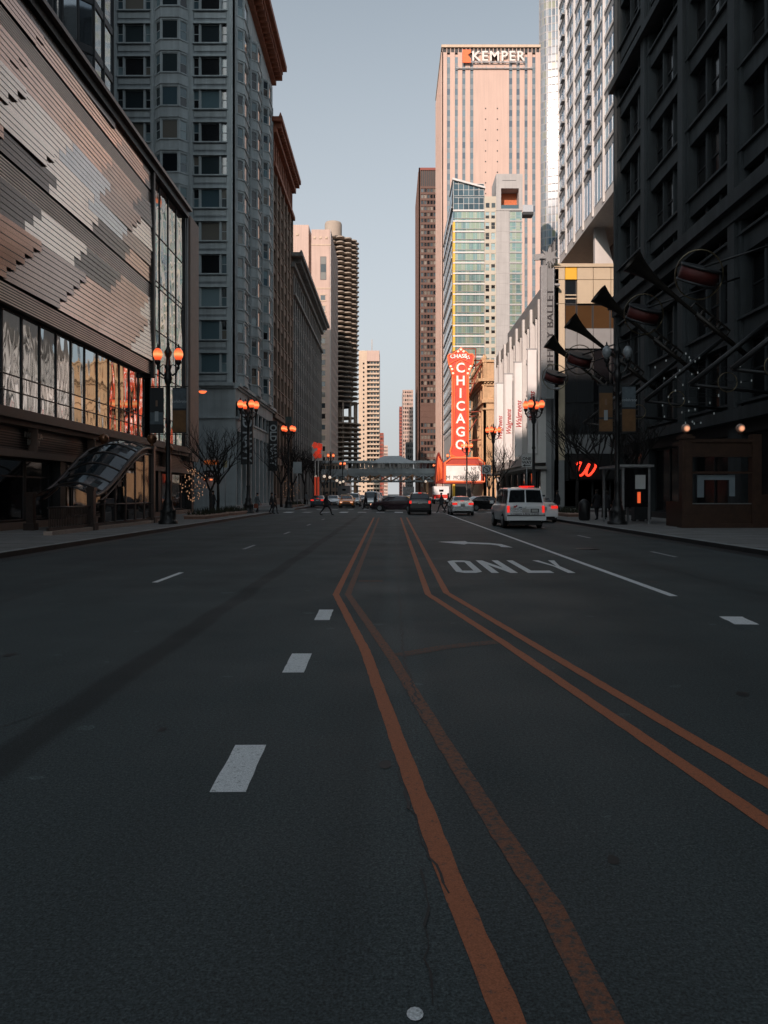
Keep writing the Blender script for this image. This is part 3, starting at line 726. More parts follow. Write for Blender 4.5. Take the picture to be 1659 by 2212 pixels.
grid(b, Fe, 0, 41.9, 8, zt-1, 14, 26, 1.0, 1.3, .3, (2, 2), (M_blue, M_dark), 1, 1, 0, sd=-.02)
b.done([M_pinkst, M_cream, mat("pale_pink_fins", (.45, .40, .37), .7)])

# --- round corncob towers
M_conc = mat("balcony_concrete", (.35, .295, .24), .85, var=.08, scale=.3)
b = Bld("round_tower", "round corncob apartment tower with stacked petal balconies over a spiral car park")
MY = 450; mc = (PX(716, MY), MY+16); b.root["_"] = 0
R0 = 12.2; NP = 16
b.w.lathe((mc[0], mc[1], 0), [(10.4, 52), (10.4, 149), (0, 149)], 32, 1)
b.w.lathe((mc[0], mc[1], 0), [(5.0, 149), (5.0, 158.5), (4.6, 159.5), (0, 159.5)], 28, 0)
b.w.lathe((mc[0], mc[1], 0), [(4.5, 0), (4.5, 52)], 24, 0)
for i in range(16):
    a = i*2*pi/16+.1; b.w.box(mc[0]+13.6*cos(a)-.45, mc[0]+13.6*cos(a)+.45, mc[1]+13.6*sin(a)-.45, mc[1]+13.6*sin(a)+.45, 0, 54, 0)
for k in range(15):   # parking decks
    z = 3+k*2.75; b.w.lathe((mc[0], mc[1], z), [(0, 0), (16.2, 0), (16.2, .75), (15.95, .75), (15.95, .3), (0, .3)], 40, 0, False)
b.w.lathe((mc[0], mc[1], 45.5), [(0, 0), (12.5, 0), (12.5, .5), (0, .5)], 40, 0, False)
b.done([M_conc, M_dark])
def petal(k, n=9):
    a0 = 2*pi*k/NP; hw = pi/NP; pts = []
    cx = R0*1.0; rad = R0*sin(hw)*1.02
    for i in range(n):
        t = -pi/2+pi*i/(n-1); x = cx*cos(hw)+rad*cos(t)*1.25; y = rad*sin(t); pts.append((x, y))
    return [(mc[0]+x*cos(a0)-y*sin(a0), mc[1]+x*sin(a0)+y*cos(a0)) for x, y in pts]
bal = MB(); z = 0
for k in range(NP):
    P = petal(k); c0 = (mc[0], mc[1])
    bal.extr([(c0[0], c0[1], 0)]+[(x, y, 0) for x, y in P], (0, 0, .28), 0)
    for i in range(len(P)-1):
        (xa, ya), (xb, yb) = P[i], P[i+1]
        bal.poly([(xa, ya, .28), (xb, yb, .28), (xb, yb, .62), (xa, ya, .62)], 0)
base = part("balcony_floor", bal, [M_conc, M_dark], b.root); NFm = 34; 
base.location = (0, 0, 54)
for k in range(1, NFm):
    o = base.copy(); COL.objects.link(o); o.parent = b.root; o.location = (0, 0, 54+k*2.82)
# --- pale apartment slab far up the street
b = Bld("apartment_tower", "pale far off apartment tower striped with balconies between the round tower and the sky")
AY = 600; xa, xm, xb = PX(775, AY), PX(793, AY), PX(820, AY); zt = PZ(757, AY)
b.w.box(xa, xm, AY+.5, AY+30, 0, zt, 0); b.w.box(xm, xb, AY+1.6, AY+30, 0, zt, 0); b.w.box(xm+.1, xb-.05, AY, AY+1.6, zt-8, zt-.05, 1)
Fa = Fr((xm, AY+1.6, 0), (1, 0, 0), (0, -1, 0))
nfl = 30; fh = (zt-10)/nfl
for j in range(nfl):
    z = 2+j*fh; Fa.box(b.w, .05, xb-xm, z, z+1.25, .0, 1.6, 0)
    for i in range(4): b.win(Fa, .3+i*2.3, 2.2+i*2.3, z+1.3, z+fh-.15, .03, (M_win, M_dark), 1, 1, 0)
    b.win(Fr((xa, AY+.5, 0), (1, 0, 0), (0, -1, 0)), 3.2, 4.4, z+.9, z+2.3, .03, (M_win, M_dark), 1, 1, 0)
b.w.tube([((xm+xb)/2-1, AY+4, zt), ((xm+xb)/2-1, AY+4, zt+9)], .25, 6, 0)
b.done([M_cream, M_pinkst])
M_red = mat("red_brick", (.30, .085, .06), .85, var=.1, scale=.2)
def slab(name, label, xl, xr, ytop, Y, dep, m, nc, nr, wmat, yb=1000, roof=None):
    b = Bld(name, label); x0, x1 = PX(xl, Y), PX(xr, Y); zt = PZ(ytop, Y)
    b.w.box(x0, x1, Y+.3, Y+dep, 0, zt, 0); F = Fr((x0, Y+.3, 0), (1, 0, 0), (0, -1, 0))
    grid(b, F, 0, x1-x0, 0.2, zt, nc, nr, (x1-x0)/nc*.35, zt/nr*.4, .0, (0, 0), (wmat, M_dark), 1, 1, 0, sd=.2, pd=.3)
    for sx, n in ((x0, -1), (x1, 1)):
        G = Fr((sx, Y+.5, 0), (0, 1, 0), (n, 0, 0))
        for j in range(nr):
            for i in range(6): b.win(G, 1+i*dep/6.5, 1+i*dep/6.5+dep/11, zt/nr*(j+.3), zt/nr*(j+.85), .03, (wmat, M_dark), 1, 1, 0)
    b.done([m]); return b
slab("apartment_tower", "red brick block with pale window grid just right of the striped far off tower", 820, 829, 935, 700, 30, M_red, 4, 16, M_winb)
slab("apartment_tower", "small pinkish far off block at the vanishing point of the street", 828, 838, 962, 900, 30, M_pinkst, 4, 14, M_win)
slab("apartment_tower", "pale pink far off tower left of the rust brown tower", 870, 893, 842, 640, 40, M_pinkst, 5, 26, M_winb)
slab("apartment_tower", "thin red far off tower edge beside the pale pink tower", 863, 871, 878, 760, 30, M_red, 3, 28, M_win)
slab("office_block", "low bluish grey block in front of the pale pink far off tower", 877, 893, 955, 480, 20, M_greyst, 4, 9, M_win)
slab("office_block", "low dark block tucked between the long grey block and the elevated station", 690, 745, 998, 238, 40, M_brownt, 8, 4, M_win)

# --- unseen slabs added behind the left blocks to shade the hotel and the round tower
b = Bld("office_tower", "tall grey slab added out of sight to shade the pink hotel")
b.w.box(-130, -47, 190, 228, 0, 104, 0)
for k in range(24): b.w.box(-130.2, -46.8, 189.8, 228.2, 3+k*4.2, 4.2+k*4.2, 1)
b.done([M_win, M_greyst])
b = Bld("office_tower", "grey slab added behind the pink hotel to shade the round tower")
b.w.box(-85, -46, 375, 402, 0, 117, 0)
for k in range(27): b.w.box(-85.2, -45.8, 374.8, 402.2, 3+k*4.2, 4.2+k*4.2, 1)
b.done([M_win, M_greyst])
# --- unseen high slabs added behind the viewer, shaped to shade street and store
b = Bld("office_tower", "plain dark slab added behind the viewer to shade the street")
b.w.box(-75, -27.3, -120, -60, 0, 82, 0)
for k in range(19): b.w.box(-75.2, -27.1, -120.2, -59.8, 3+k*4.2, 4.2+k*4.2, 1)
b.done([M_win, mat("brown_steel", (.07, .05, .04), .6)])
b = Bld("office_tower", "taller dark wedge added behind the viewer to shade the department store")
b.w.prism([(-16, -31), (-27, -61), (-27, -300), (-16, -300)], 0, 118, 0)
for k in range(27): b.w.prism([(-15.8, -30.6), (-27.2, -60.9), (-27.2, -300.2), (-15.8, -300.2)], 3+k*4.2, 4.2+k*4.2, 1)
b.done([M_win, mat("brown_steel", (.07, .05, .04), .6)])
# ================================================================ buildings, right side
M_macy = mat("shade_darkened_granite", (.045, .054, .058), .75, var=.3, scale=.4, streak=.3)  # base set below the stone's real tone to carry the front's deep shade
M_macy2 = mat("dark_cast_iron", (.020, .022, .024), .6, var=.2, scale=2)
M_dkwin = glass("dim_window_glass", [(.006, .007, .008), (.012, .013, .014), (.02, .02, .02), (.008, .009, .01)], rough=.12, spec=.3)
b = Bld("department_store", "dark massive granite department store with tall piers filling the right edge")
XM = 17.0; YM = 60.5
b.w.box(XM+.7, 70, -30, YM-.7, 0, 60, 0)
F = Fr((XM, -30, 0), (0, 1, 0), (1*-1, 0, 0)); FS_ = Fr((XM, YM, 0), (1, 0, 0), (0, 1, 0)); W_ = YM+30
nb = 13; cw = W_/nb
for i in range(nb+1):
    a = i*cw; F.box(b.w, max(0, a-.75), min(W_, a+.75), 0, 59, -.9, .0, 0); F.box(b.w, max(0, a-.4), min(W_, a+.4), 5.6, 59, 0, .18, 0)
fl = [5.6+4.1*j for j in range(14)]
for j, z in enumerate(fl):
    F.box(b.w, .01, W_-.01, z-.45, z+.45, -.9, -.12, 0)
    F.box(b.w, .02, W_-.02, z+.45, z+.58, -.9, .05, 0)
    if j < 13:
        for i in range(nb):
            l = i*cw+.76; r = (i+1)*cw-.76; t = (r-l)/3
            for q in range(3):
                b.win(F, l+q*t+(.12 if q else 0), l+(q+1)*t-(.12 if q < 2 else 0), z+.6, z+3.6, -.6, (M_dkwin, M_macy2), 1, 1, .09, .06, hs=(.5,))
            for q in (1, 2): F.box(b.w, l+q*t-.12, l+q*t+.12, z+.58, z+3.64, -.75, -.35, 0)
F.box(b.w, -.0, W_+.3, 15.6, 16.3, -.5, .55, 0); F.box(b.w, 0, W_+.2, 15.0, 15.6, -.5, .25, 0); F.box(b.w, 0, W_+.2, 5.2, 5.8, -.5, .4, 0); F.box(b.w, 0, W_+.3, 32.0, 32.5, -.5, .5, 0)
for i in range(nb):
    b.win(F, i*cw+.78, (i+1)*cw-.78, .5, 4.6, -.5, (M_dkwin, M_macy2), 2, 1, .12, .06, name="display_window")
F.box(b.w, 0, W_, 0, .5, -.8, .05, 1); F.box(b.w, .0, W_, 4.6, 5.2, -.8, -.1, 1)
b.w.box(XM+.02, 70, YM-.7, YM, 0, 59.5, 0)
b.done([M_macy, M_macy2])

# --- corner tower: podium, blade sign, overhanging shaft
M_tanp = mat("tan_metal_panel", (.50, .42, .30), .5, var=.05, scale=1)
M_yelp = mat("yellow_panel", (.75, .42, .03), .5, var=.03)
M_wfin = mat("white_fins", (.56, .55, .53), .55, var=.05, scale=1, streak=.08)
M_blueg = glass("sky_blue_glass", [(.07, .17, .27), (.10, .22, .34), (.15, .28, .40), (.05, .10, .17), (.22, .38, .48)], rough=.2, metal=.1, spec=.4)
M_grey = mat("grey_spandrel", (.22, .23, .235), .6, var=.1)
b = Bld("corner_tower", "blue glass tower with white fins overhanging a tan panelled corner podium")
XP = 17.2; YP_ = 84.0
b.w.box(XP+.4, 60, YP_+.4, 120, 0, 25.4, 2)
F = Fr((XP, YP_, 0), (1, 0, 0), (0, -1, 0)); Wp = 30
zr = [PZ(y, YP_) for y in (577, 604, 656, 709, 740)]
cols = [0, PX(1221, 84)-XP, PX(1247, 84)-XP, PX(1282, 84)-XP, PX(1320, 84)-XP, 9.5, 12, 15, 20]
for i in range(len(cols)-1):
    l, r = cols[i]+.03, cols[i+1]-.03
    F.box(b.w, l, r, zr[1]+.03, zr[0], -.4, 0, 3 if i == 1 else 0)
    if i != 1: F.box(b.w, l, r, zr[2]+.03, zr[1]-.03, -.4, 0, 0)
    else:
        b.win(F, l, r, zr[2], zr[1], -.25, (M_win, M_dark), 1, 1, .08, .05)
        for q in (.2, .35): F.box(b.w, l, r, zr[2]+(zr[1]-zr[2])*q, zr[2]+(zr[1]-zr[2])*q+.12, -.2, -.1, 0)
    if i == 0: F.box(b.w, l, r, 5.2, zr[2]-.03, -.4, 0, 0)
    elif i > 0:
        b.win(F, l, r, zr[3], zr[2]-.05, -.3, (mat("amber_tinted_glass", (.10, .055, .025), .1, .3, var=.1), M_dark), 1, 1, .06, .05)
        F.box(b.w, l, r, zr[4]-.6, zr[3]-.03, -.4, 0, 4)
        b.win(F, l, r, 11.3, zr[4]-.65, -.3, (M_shop, M_dark), 1, 1, .06, .05)
        b.win(F, l, r, 8.0, 11.2, -.3, (M_shop, M_dark), 1, 1, .06, .05)
        F.box(b.w, l, r, 5.9, 7.9, -.4, -.02, 4); b.win(F, l, r, .3, 3.1, -.4, (M_dkwin, M_dark), 1, 1, .06, .05)
F.box(b.w, 1.5, 16, 3.2, 5.8, -.4, .5, 2)                     # black fascia for the red letters
F.box(b.w, -.3, 20, zr[0], zr[0]+.35, -.5, .15, 0)
F.box(b.w, 0, 1.0, 0, 5.2, -.4, 0, 4); b.w.box(XP, XP+.4, YP_, 118, 0, 25.3, 4)
Fw = Fr((XP-.01, YP_, 0), (0, 1, 0), (-1, 0, 0))
# overhanging shaft
TX = 24.5; ty0, ty1 = 87.3, 117.0; zb = 35.3; zt = 100
b.w.box(TX+.5, 60, ty0+.5, ty1, zb, zt, 2); b.w.box(TX, 60, ty0, ty1, zb-.35, zb, 1)
Ft = Fr((TX, ty0, 0), (0, 1, 0), (-1, 0, 0)); Fs = Fr((TX, ty0, 0), (1, 0, 0), (0, -1, 0))
W_ = ty1-ty0; fh = 3.05; nfl = int((zt-zb-.5)/fh)
nf_ = 6; cw = W_/nf_
for i in range(nf_+1):
    a = i*cw; Ft.box(b.w, max(0, a-.2), min(W_, a+.2), zb, zt, -.6, .12, 1)
for i in range(nf_):
    h0 = 5.6 if i in (0, 1, 2, 3) else fh
    Ft.box(b.w, i*cw, (i+1)*cw, zb+.0, zb+.9, -.5, -.1, 1); b.win(Ft, i*cw+.3, (i+1)*cw-.3, zb+.95, zb+h0-.2, -.12, (M_blueg, M_alu), 3, 1, .07, .06)
    z = zb+h0
    while z < zt-3:
        Ft.box(b.w, i*cw+.3, (i+1)*cw-.3, z-.2, z+.6, -.55, -.1, 4); Ft.box(b.w, i*cw+.3, (i+1)*cw-.3, z+.6, z+1.0, -.55, .02, 1)
        b.win(Ft, i*cw+.22, (i+1)*cw-.22, z+1.0, z+fh-.2, -.12, (M_blueg, M_alu), 3, 1, .06, .05)
        if i in (2, 5): Ft.box(b.w, i*cw+.3, i*cw+1.6, z+.2, z+.4, .0, .5, 4)
        z += fh
Fs.box(b.w, 0, 30, zb, zt, -.3, 0, 1)
for j in range(nfl): Fs.box(b.w, .6, 30, zb+1+j*fh, zb+2.4+j*fh, -.2, .06, 4)
# struts and planting under the overhang
b.w.extr([(TX+1, 100, 25.4), (TX+4.5, 100, 25.4), (TX+2.2, 100, 35), (TX+1, 100, 35)], (0, .8, 0), 1)
b.w.box(TX+5, 58, 92, 116, 25.4, 35.0, 2)
lat = MB()
Fl = Fr((21.5, 104, 0), (0, 1, 0), (-1, 0, 0))
b.win(Fl, 0, 9, 25.6, 35, 0, (M_shop, M_dark), 4, 6, .12, .1)
for k in range(8): Fl.box(b.w, k*1.15, k*1.15+.08, 25.5, 35, 0, .12, 4)
b.done([M_tanp, M_wfin, M_black, M_yelp, M_grey])
# blade sign on the corner
t = thing("vertical_sign", "tall grey vertical blade sign reading ballet with a star on top at the corner podium", "sign", (PX(1182, 83), 83, 0))
mb = MB(); x0, x1 = PX(1167, 83.2), PX(1196, 82.6); z0, z1 = 11.5, PZ(575, 83)
mb.box(x0, x0+.62, 82.6, 83.4, z0, z1, 1); mb.box(x0+.625, x1, 82.7, 83.3, z0, z1-.3, 0)
for k in range(5): mb.box(x0+.06+k*.12, x0+.11+k*.12, 82.55, 82.6, z0, z1, 0)
mb.box(x1-.01, x1+.06, 82.62, 83.38, z0, z1-.2, 1); mb.box(x0+.3, XP+.2, 82.9, 83.1, z0+1, z0+1.2, 1); mb.box(x1, XP+.2, 82.9, 83.1, z1-2, z1-1.8, 1)
mb.box(XP+.2, XP+.32, 82.9, 84.0, z0+1, z0+1.2, 1); mb.box(XP+.2, XP+.32, 82.9, 84.0, z1-2, z1-1.8, 1)
part("sign_box", mb, [mat("grey_sign_face", (.20, .21, .215), .5, .2), M_alu], t)
lettering("JOFFREY BALLET", ((x0+.625+x1)/2, 82.66, z0+(z1-z0)*.5), (0, 0, 1), (-1, 0, 0), mat("dark_letters", (.03, .03, .035), .5), t, 1.05, .03, sx=1.18, bold=.01)
mb = MB(); c = Vector((x0+.9, 82.9, z1+1.0))
pts = []
for k in range(14):
    a = pi/2+k*2*pi/14; r = 1.05 if k % 2 == 0 else .42; pts.append(c+Vector((r*cos(a), 0, r*sin(a))))
mb.extr([p-Vector((0, .08, 0)) for p in pts][::-1], (0, .16, 0), 0)
mb.extr([c+Vector((-1.5, .3, .3)), c+Vector((-1.5, .3, -.3)), c+Vector((0, -.05, -.35)), c+Vector((0, -.05, .35))], (0, .2, 0), 0); mb.tube([c-Vector((0, 0, 1.1)), c], .09, 8)
part("star_ornament", mb, M_grey, t)
# red script W
t = thing("neon_sign", "large glowing red script letter W on the black fascia at the street corner", "sign", (PX(1266, 83.6), 83.45, PZ(1012, 83.6)))
def stroke(pts, r, flat=1):
    mb = MB(); n = []
    P = [Vector(p) for p in pts]
    for i in range(len(P)-1):
        p0 = P[max(i-1, 0)]; p1 = P[i]; p2 = P[i+1]; p3 = P[min(i+2, len(P)-1)]
        for k in range(6):
            q = k/6; n.append(.5*((2*p1)+(-p0+p2)*q+(2*p0-5*p1+4*p2-p3)*q*q+(-p0+3*p1-3*p2+p3)*q*q*q))
    n.append(P[-1]); return n
def S(x, y): return (PX(1160+x*.3007, 83.4), 83.4, PZ(829+y*.3007, 83.4))
mb = MB()
for L_ in ([(280, 580), (296, 568), (322, 572), (306, 610), (300, 648), (322, 656), (350, 622), (370, 584), (378, 576)], [(378, 576), (362, 615), (356, 650), (378, 656), (408, 622), (424, 585), (416, 562)]):
    mb.tube(stroke([S(*q) for q in L_], .1), .12, 6)
part("neon_letter", mb, glow("red_neon", (1, .045, .02), 2.2), t)

# --- white pharmacy block
b = Bld("pharmacy_building", "white modern pharmacy block with slanted vertical fins and dark strip windows")
XW_ = 16.0; y0, y1 = 85.2, 121.5; ZT_ = 22.4
b.w.box(XW_+.5, 17.1, y0, y1, 0, ZT_-.3, 1); b.w.box(17.15, 24, 118.3, y1, 0, ZT_-.3, 1)
F = Fr((XW_, y0, 0), (0, 1, 0), (-1, 0, 0)); W_ = y1-y0
n = 14; cw = W_/n
for i in range(n+1):
    a = i*cw
    if i % 2 == 0: F.box(b.w, max(0, a-.35), min(W_, a+.35), 5.8, ZT_, -.5, .35, 0)
    else: F.box(b.w, a-.14, a+.14, 5.8, ZT_-1.6, -.5, .18, 0)
for i in range(n):
    for j in range(4):
        b.win(F, i*cw+.36, (i+1)*cw-.36 if i % 2 else (i+1)*cw-.16, 6.4+j*3.75, 9.6+j*3.75, -.35, (M_winb, M_alu), 1, 1, .06, .05)
for j in range(5): F.box(b.w, .01, W_-.01, 5.8+j*3.75-(.0 if j else .0), 6.35+j*3.75, -.5, -.05, 0)
F.box(b.w, 0, W_, ZT_-1.5, ZT_-.01, -.5, .10, 2)
F.box(b.w, 0, W_, 5.0, 5.8, -.5, .6, 0); F.box(b.w, -.5, W_*.9, 4.3, 4.6, -.5, 1.6, 2)
for i in range(7):
    b.win(F, i*W_/7+.25, (i+1)*W_/7-.25, .4, 4.2, -.35, (M_shop, M_dark), 3, 1, .08, .05)
    F.box(b.w, i*W_/7, i*W_/7+.24, 0, 4.3, -.5, .02, 0)
F.box(b.w, W_-.25, W_, 0, 4.3, -.5, .02, 0)
b.done([M_wfin, M_grey, mat("soft_grey_parapet", (.27, .26, .24), .7)])
M_bann = mat("white_banner", (.72, .71, .70), .6, var=.04, scale=1)
M_scr = mat("crimson_script", (.40, .03, .03), .5)
for k, (Yb, xl, xr, yt, lab) in enumerate(((112, 1073, 1088, 829, "farthest"), (104, 1091.5, 1107, 809, "second farthest"), (95.8, 1112.5, 1130, 784, "second nearest"), (87.3, 1140, 1159, 756, "nearest"))):
    x0, x1 = PX(xl, Yb), PX(xr, Yb); zt = PZ(yt, Yb); zb = 6.1
    t = thing("banner_sign", "tall white vertical store banner with crimson script on the pharmacy front, %s of four" % lab, "banner sign", ((x0+x1)/2, Yb, 0), 0, "white pharmacy banners")
    mb = MB(); mb.box(x0, x1, Yb-.12, Yb+.12, zb, zt, 0); part("banner", mb, M_bann, t)
    mb = MB(); mb.box(x0-.15, 16.0, Yb-.07, Yb+.07, zt+.02, zt+.16, 0); mb.box(x1-.05, 16.0, Yb-.05, Yb+.05, zb-.12, zb-.02, 0); part("bracket", mb, M_alu, t)
    lettering("Walgreens", ((x0+x1)/2, Yb-.14, zt-6.2), (0, 0, 1), (-1, 0, 0), M_scr, t, .92, .02, shear=.35, bold=.012, sx=.82)

# --- theatre
M_thea = mat("yellow_terracotta", (.56, .37, .21), .75, var=.14, scale=.6, fine=.12, fscale=3, streak=.1)
b = Bld("theatre", "golden terracotta theatre with an arched ornate front and heavy cornice")
TY0, TY1, TXx = 138.0, 160.0, 16.0
b.w.box(TXx+.4, 42, TY0+.4, TY1, 0, 24.0, 0)
FS2 = Fr((TXx, TY0, 0), (1, 0, 0), (0, -1, 0)); FW2 = Fr((TXx, TY0, 0), (0, 1, 0), (-1, 0, 0))
for F_, W_ in ((FS2, 26), (FW2, 22)):
    F_.box(b.w, 0, W_, 0, 17.4, -.42, 0, 0); F_.box(b.w, 0, W_, 17.4, 18.0, -.42, .3, 0); F_.box(b.w, 0, W_, 18.0, 20.3, -.42, .04, 0)
    F_.box(b.w, 0, W_, 20.3, 20.7, -.42, .35, 0); F_.box(b.w, -.7, W_, 21.0, 21.5, -.5, 1.0, 0)
    for i in range(int(W_/.55)): F_.box(b.w, i*.55, i*.55+.3, 20.7, 21.0, -.4, .75, 0)
    F_.box(b.w, 0, W_, 21.5, 24.4, -.42, -.05, 0); F_.box(b.w, 0, W_, 24.4, 24.8, -.42, .25, 0)
    F_.box(b.w, 0, W_, 16.2, 16.5, 0, .2, 0); F_.box(b.w, 0, W_, 6.0, 6.6, 0, .35, 0)
    for i in range(int(W_/3.2)+1):
        F_.box(b.w, i*3.2, i*3.2+.5, 18.0, 20.3, .04, .18, 0); F_.box(b.w, i*3.2+.05, i*3.2+.45, 21.5, 24.4, -.05, .1, 0)
        b.w.lathe(F_.p(i*3.2+.25, 24.8, 0), [(.2, 0), (.3, .3), (.12, .8), (0, 1.0)], 8, 0)
for i in range(6):
    FW2.box(b.w, 1+i*3.6-.3, 1+i*3.6+.3, 6.6, 16.2, 0, .3, 0)
    for z in (7.4, 10.6, 13.6): b.win(FW2, 1.6+i*3.6, 3.8+i*3.6, z, z+2.2, .03, (M_win, M_thea), 1, 1, .14, .08)
for i in range(2):
    for z in (12.6, 18.3): FS2.box(b.w, 1.2+i*3, 2.8+i*3, z, z+1.8, .04, .12, 0)
for z in (13.5, 10.2, 18.3, 22.2):
    b.win(FS2, 3.3, 4.1, z, z+1.5, .06, (M_win, M_thea), 1, 1, .12, .08)
# great arch over the marquee
for k in range(14):
    a0 = pi*k/14; a1 = pi*(k+1)/14; r = 4.6
    b.w.extr([FW2.p(11-r*cos(a0), 10+r*sin(a0), .01), FW2.p(11-r*cos(a1), 10+r*sin(a1), .01), FW2.p(11-(r+.7)*cos(a1), 10+(r+.7)*sin(a1), .01), FW2.p(11-(r+.7)*cos(a0), 10+(r+.7)*sin(a0), .01)], (-.4, 0, 0), 0)
b.done([M_thea])
# vertical theatre sign
M_tred = mat("theatre_red", (.58, .065, .035), .5, var=.08, scale=2, emit=(1, .08, .03), es=.07)
M_tor = glow("orange_neon_trim", (1, .22, .07), .42)
M_twh = mat("white_bulb_letters", (.75, .72, .66), .5, emit=(1, .93, .85), es=.42)
t = thing("theatre_sign", "huge red vertical theatre blade sign spelling CHICAGO in stacked white letters", "sign", (PX(994, 140), 140, 0))
mb = MB(); s = 1728/140.0
def TXZ(x, y): return (PX(x, 140), 139.2, PZ(y, 140))
out = [(977, 814), (972, 794), (969, 786), (967, 771), (970, 767), (978, 767), (984, 762), (990, 759), (995, 753), (1000, 759), (1006, 762), (1012, 767), (1020, 767), (1023, 771), (1021, 786), (1017, 796), (1011, 814), (1011, 960), (1014, 974), (1010, 983), (999, 988), (985, 988), (974, 983), (972, 975), (976, 962)]
mb.extr([TXZ(*p) for p in out], (0, 1.7, 0), 0); part("sign_body", mb, [M_tred], t)
mb = MB()
def border(P, r, y=139.12): mb.tube([(PX(x, 140), y, PZ(yy, 140)) for x, yy in P], r, 5)
border(out+[out[0]], .14); border([(981, 820), (982, 796), (987, 785), (994, 780), (1001, 785), (1007, 796), (1008, 820), (1008, 962), (981, 962), (981, 820)], .09)
border([(970, 789), (978, 783), (994, 776), (1010, 783), (1019, 789)], .07)
for k in range(17): mb.lathe((PX(1012.5, 140), 139.3, PZ(822+k*8.4, 140)), [(0, -.12), (.13, 0), (0, .12)], 6)
for k in range(17): mb.lathe((PX(976.2, 140), 139.3, PZ(822+k*8.4, 140)), [(0, -.12), (.13, 0), (0, .12)], 6)
part("neon_trim", mb, M_tor, t)
mb = MB()
for (x, y) in ((995, 757), (989, 761), (1001, 761), (973, 793), (1016, 793), (976, 799), (1013, 799), (978, 808), (1010, 808)): mb.lathe((PX(x, 140), 139.1, PZ(y, 140)), [(0, -.22), (.2, -.1), (.24, 0), (.2, .1), (0, .22)], 8)
part("bulbs", mb, glow("warm_bulbs", (1, .8, .6), .9), t)
zc = [395, 533, 668, 806, 940, 1082, 1220]
for ch, zy in zip("CHICAGO", zc):
    lettering(ch, (PX(994.3, 140), 139.14, PZ(718+zy*.2, 140)), (1, 0, 0), (0, 0, 1), M_tor, t, 2.45, .02, name="letter_outline", bold=.10, sx=.98)
    lettering(ch, (PX(994.3, 140), 139.08, PZ(718+zy*.2, 140)), (1, 0, 0), (0, 0, 1), M_twh, t, 2.3, .03, name="letter", bold=.035, sx=.98)
lettering("CHASE", (PX(990, 140), 139.1, PZ(771.5, 140)), (1, .0, .05), (0, 0, 1), M_twh, t, .95, .03, bold=.02)
mb = MB(); c = Vector((PX(1010, 140), 139.08, PZ(774, 140)))
for k in range(4):
    a = pi/4+k*pi/2; b0 = Vector((cos(a), 0, sin(a))); b1 = Vector((cos(a+pi/2), 0, sin(a+pi/2)))
    mb.extr([c+b0*.42, c+b1*.42*.35+b0*.3, c+b1*.2+b0*.05, c+b0*.18], (0, -.04, 0))
part("octagon_logo", mb, M_twh, t)
mb = MB()
for (a, b_) in (((1012, 770), (1028, 792)), ((1028, 752), (1028, 800)), ((998, 753), (1028, 753)), ((1028, 792), (1045, 778)), ((1012, 800), (1046, 776)), ((1014, 860), (1030, 810)), ((1012, 900), (1028, 898)), ((1012, 935), (1030, 905)), ((1020, 825), (1040, 790)), ((979, 760), (979, 790)), ((979, 760), (998, 753))):
    mb.tube([(PX(a[0], 140), 140.2, PZ(a[1], 140)), (PX(b_[0], 140), 140.2, PZ(b_[1], 140))], .11, 5)
for z in (11, 16, 21, 25): mb.tube([(13.4, 140.4, z), (16.2, 140.8, z+.2)], .12, 5)
part("steel_bracing", mb, mat("red_oxide_steel", (.30, .07, .04), .6), t)
# marquee
t = thing("theatre_marquee", "red neon theatre marquee with white changeable letter boards over the pavement", "marquee", (12.5, 137, 0))
Ym = 136.5
def MXZ(x, y, d=0): return (PX(x, Ym), Ym+d, PZ(y, Ym))
mb = MB(); mb.extr([MXZ(958, 1044), MXZ(1043, 1044), MXZ(1043, 1000), MXZ(1030, 990), MXZ(972, 990), MXZ(958, 1000)], (0, 9, 0), 0)
mb.extr([MXZ(958, 1044, .1), MXZ(958, 1000, .1), MXZ(950, 975, 1.5), MXZ(947, 985, 2.5), MXZ(944, 1044, 4)], (0, 5, 0), 0)
part("canopy", mb, mat("marquee_red", (.42, .05, .03), .5, var=.1, scale=2), t)
mb = MB(); mb.box(PX(964, Ym), PX(1039, Ym), Ym-.12, Ym, PZ(1038, Ym), PZ(1006, Ym), 0); part("letter_board", mb, mat("lit_letter_board", (.75, .73, .7), .5, emit=(1, .95, .9), es=.08), t)
mb = MB(); border([(959, 1041), (959, 1001), (972, 991), (1030, 991), (1042, 1001), (1042, 1041), (959, 1041)], .14, Ym-.16)
mb2 = MB()
for P_ in ([(962, 1040), (962, 1004), (1040, 1004), (1040, 1040), (962, 1040)],): mb.tube([MXZ(x, y, -.14) for x, y in P_], .08, 5)
for k in range(4): mb.tube([MXZ(946+k*3, 1040-k*2, 3.4-k), MXZ(949+k*2, 985+k*4, 1.8-k*.4)], .08, 5)
part("neon_trim", mb, M_tor, t)
lt = mat("black_letters", (.02, .02, .02), .6)
lettering("MCBRIDE FEB 3", MXZ(1011, 1032, -.16), (1, 0, 0), (0, 0, 1), lt, t, .95, .02, bold=0, sx=.78)
lettering("JAN 27", MXZ(1020, 1023, -.16), (1, 0, 0), (0, 0, 1), lt, t, .95, .02, bold=0, sx=.8)
lettering("LEWIS BLACK", MXZ(1016, 1013, -.16), (1, 0, 0), (0, 0, 1), lt, t, .9, .02, bold=.02, sx=.62) if False else None
lettering("L    NE", MXZ(1016, 1013, -.16), (1, 0, 0), (0, 0, 1), lt, t, .9, .02, bold=0, sx=.8)
lettering("M", MXZ(968, 1032, -.16), (1, 0, 0), (0, 0, 1), lt, t, .95, .02, bold=0)

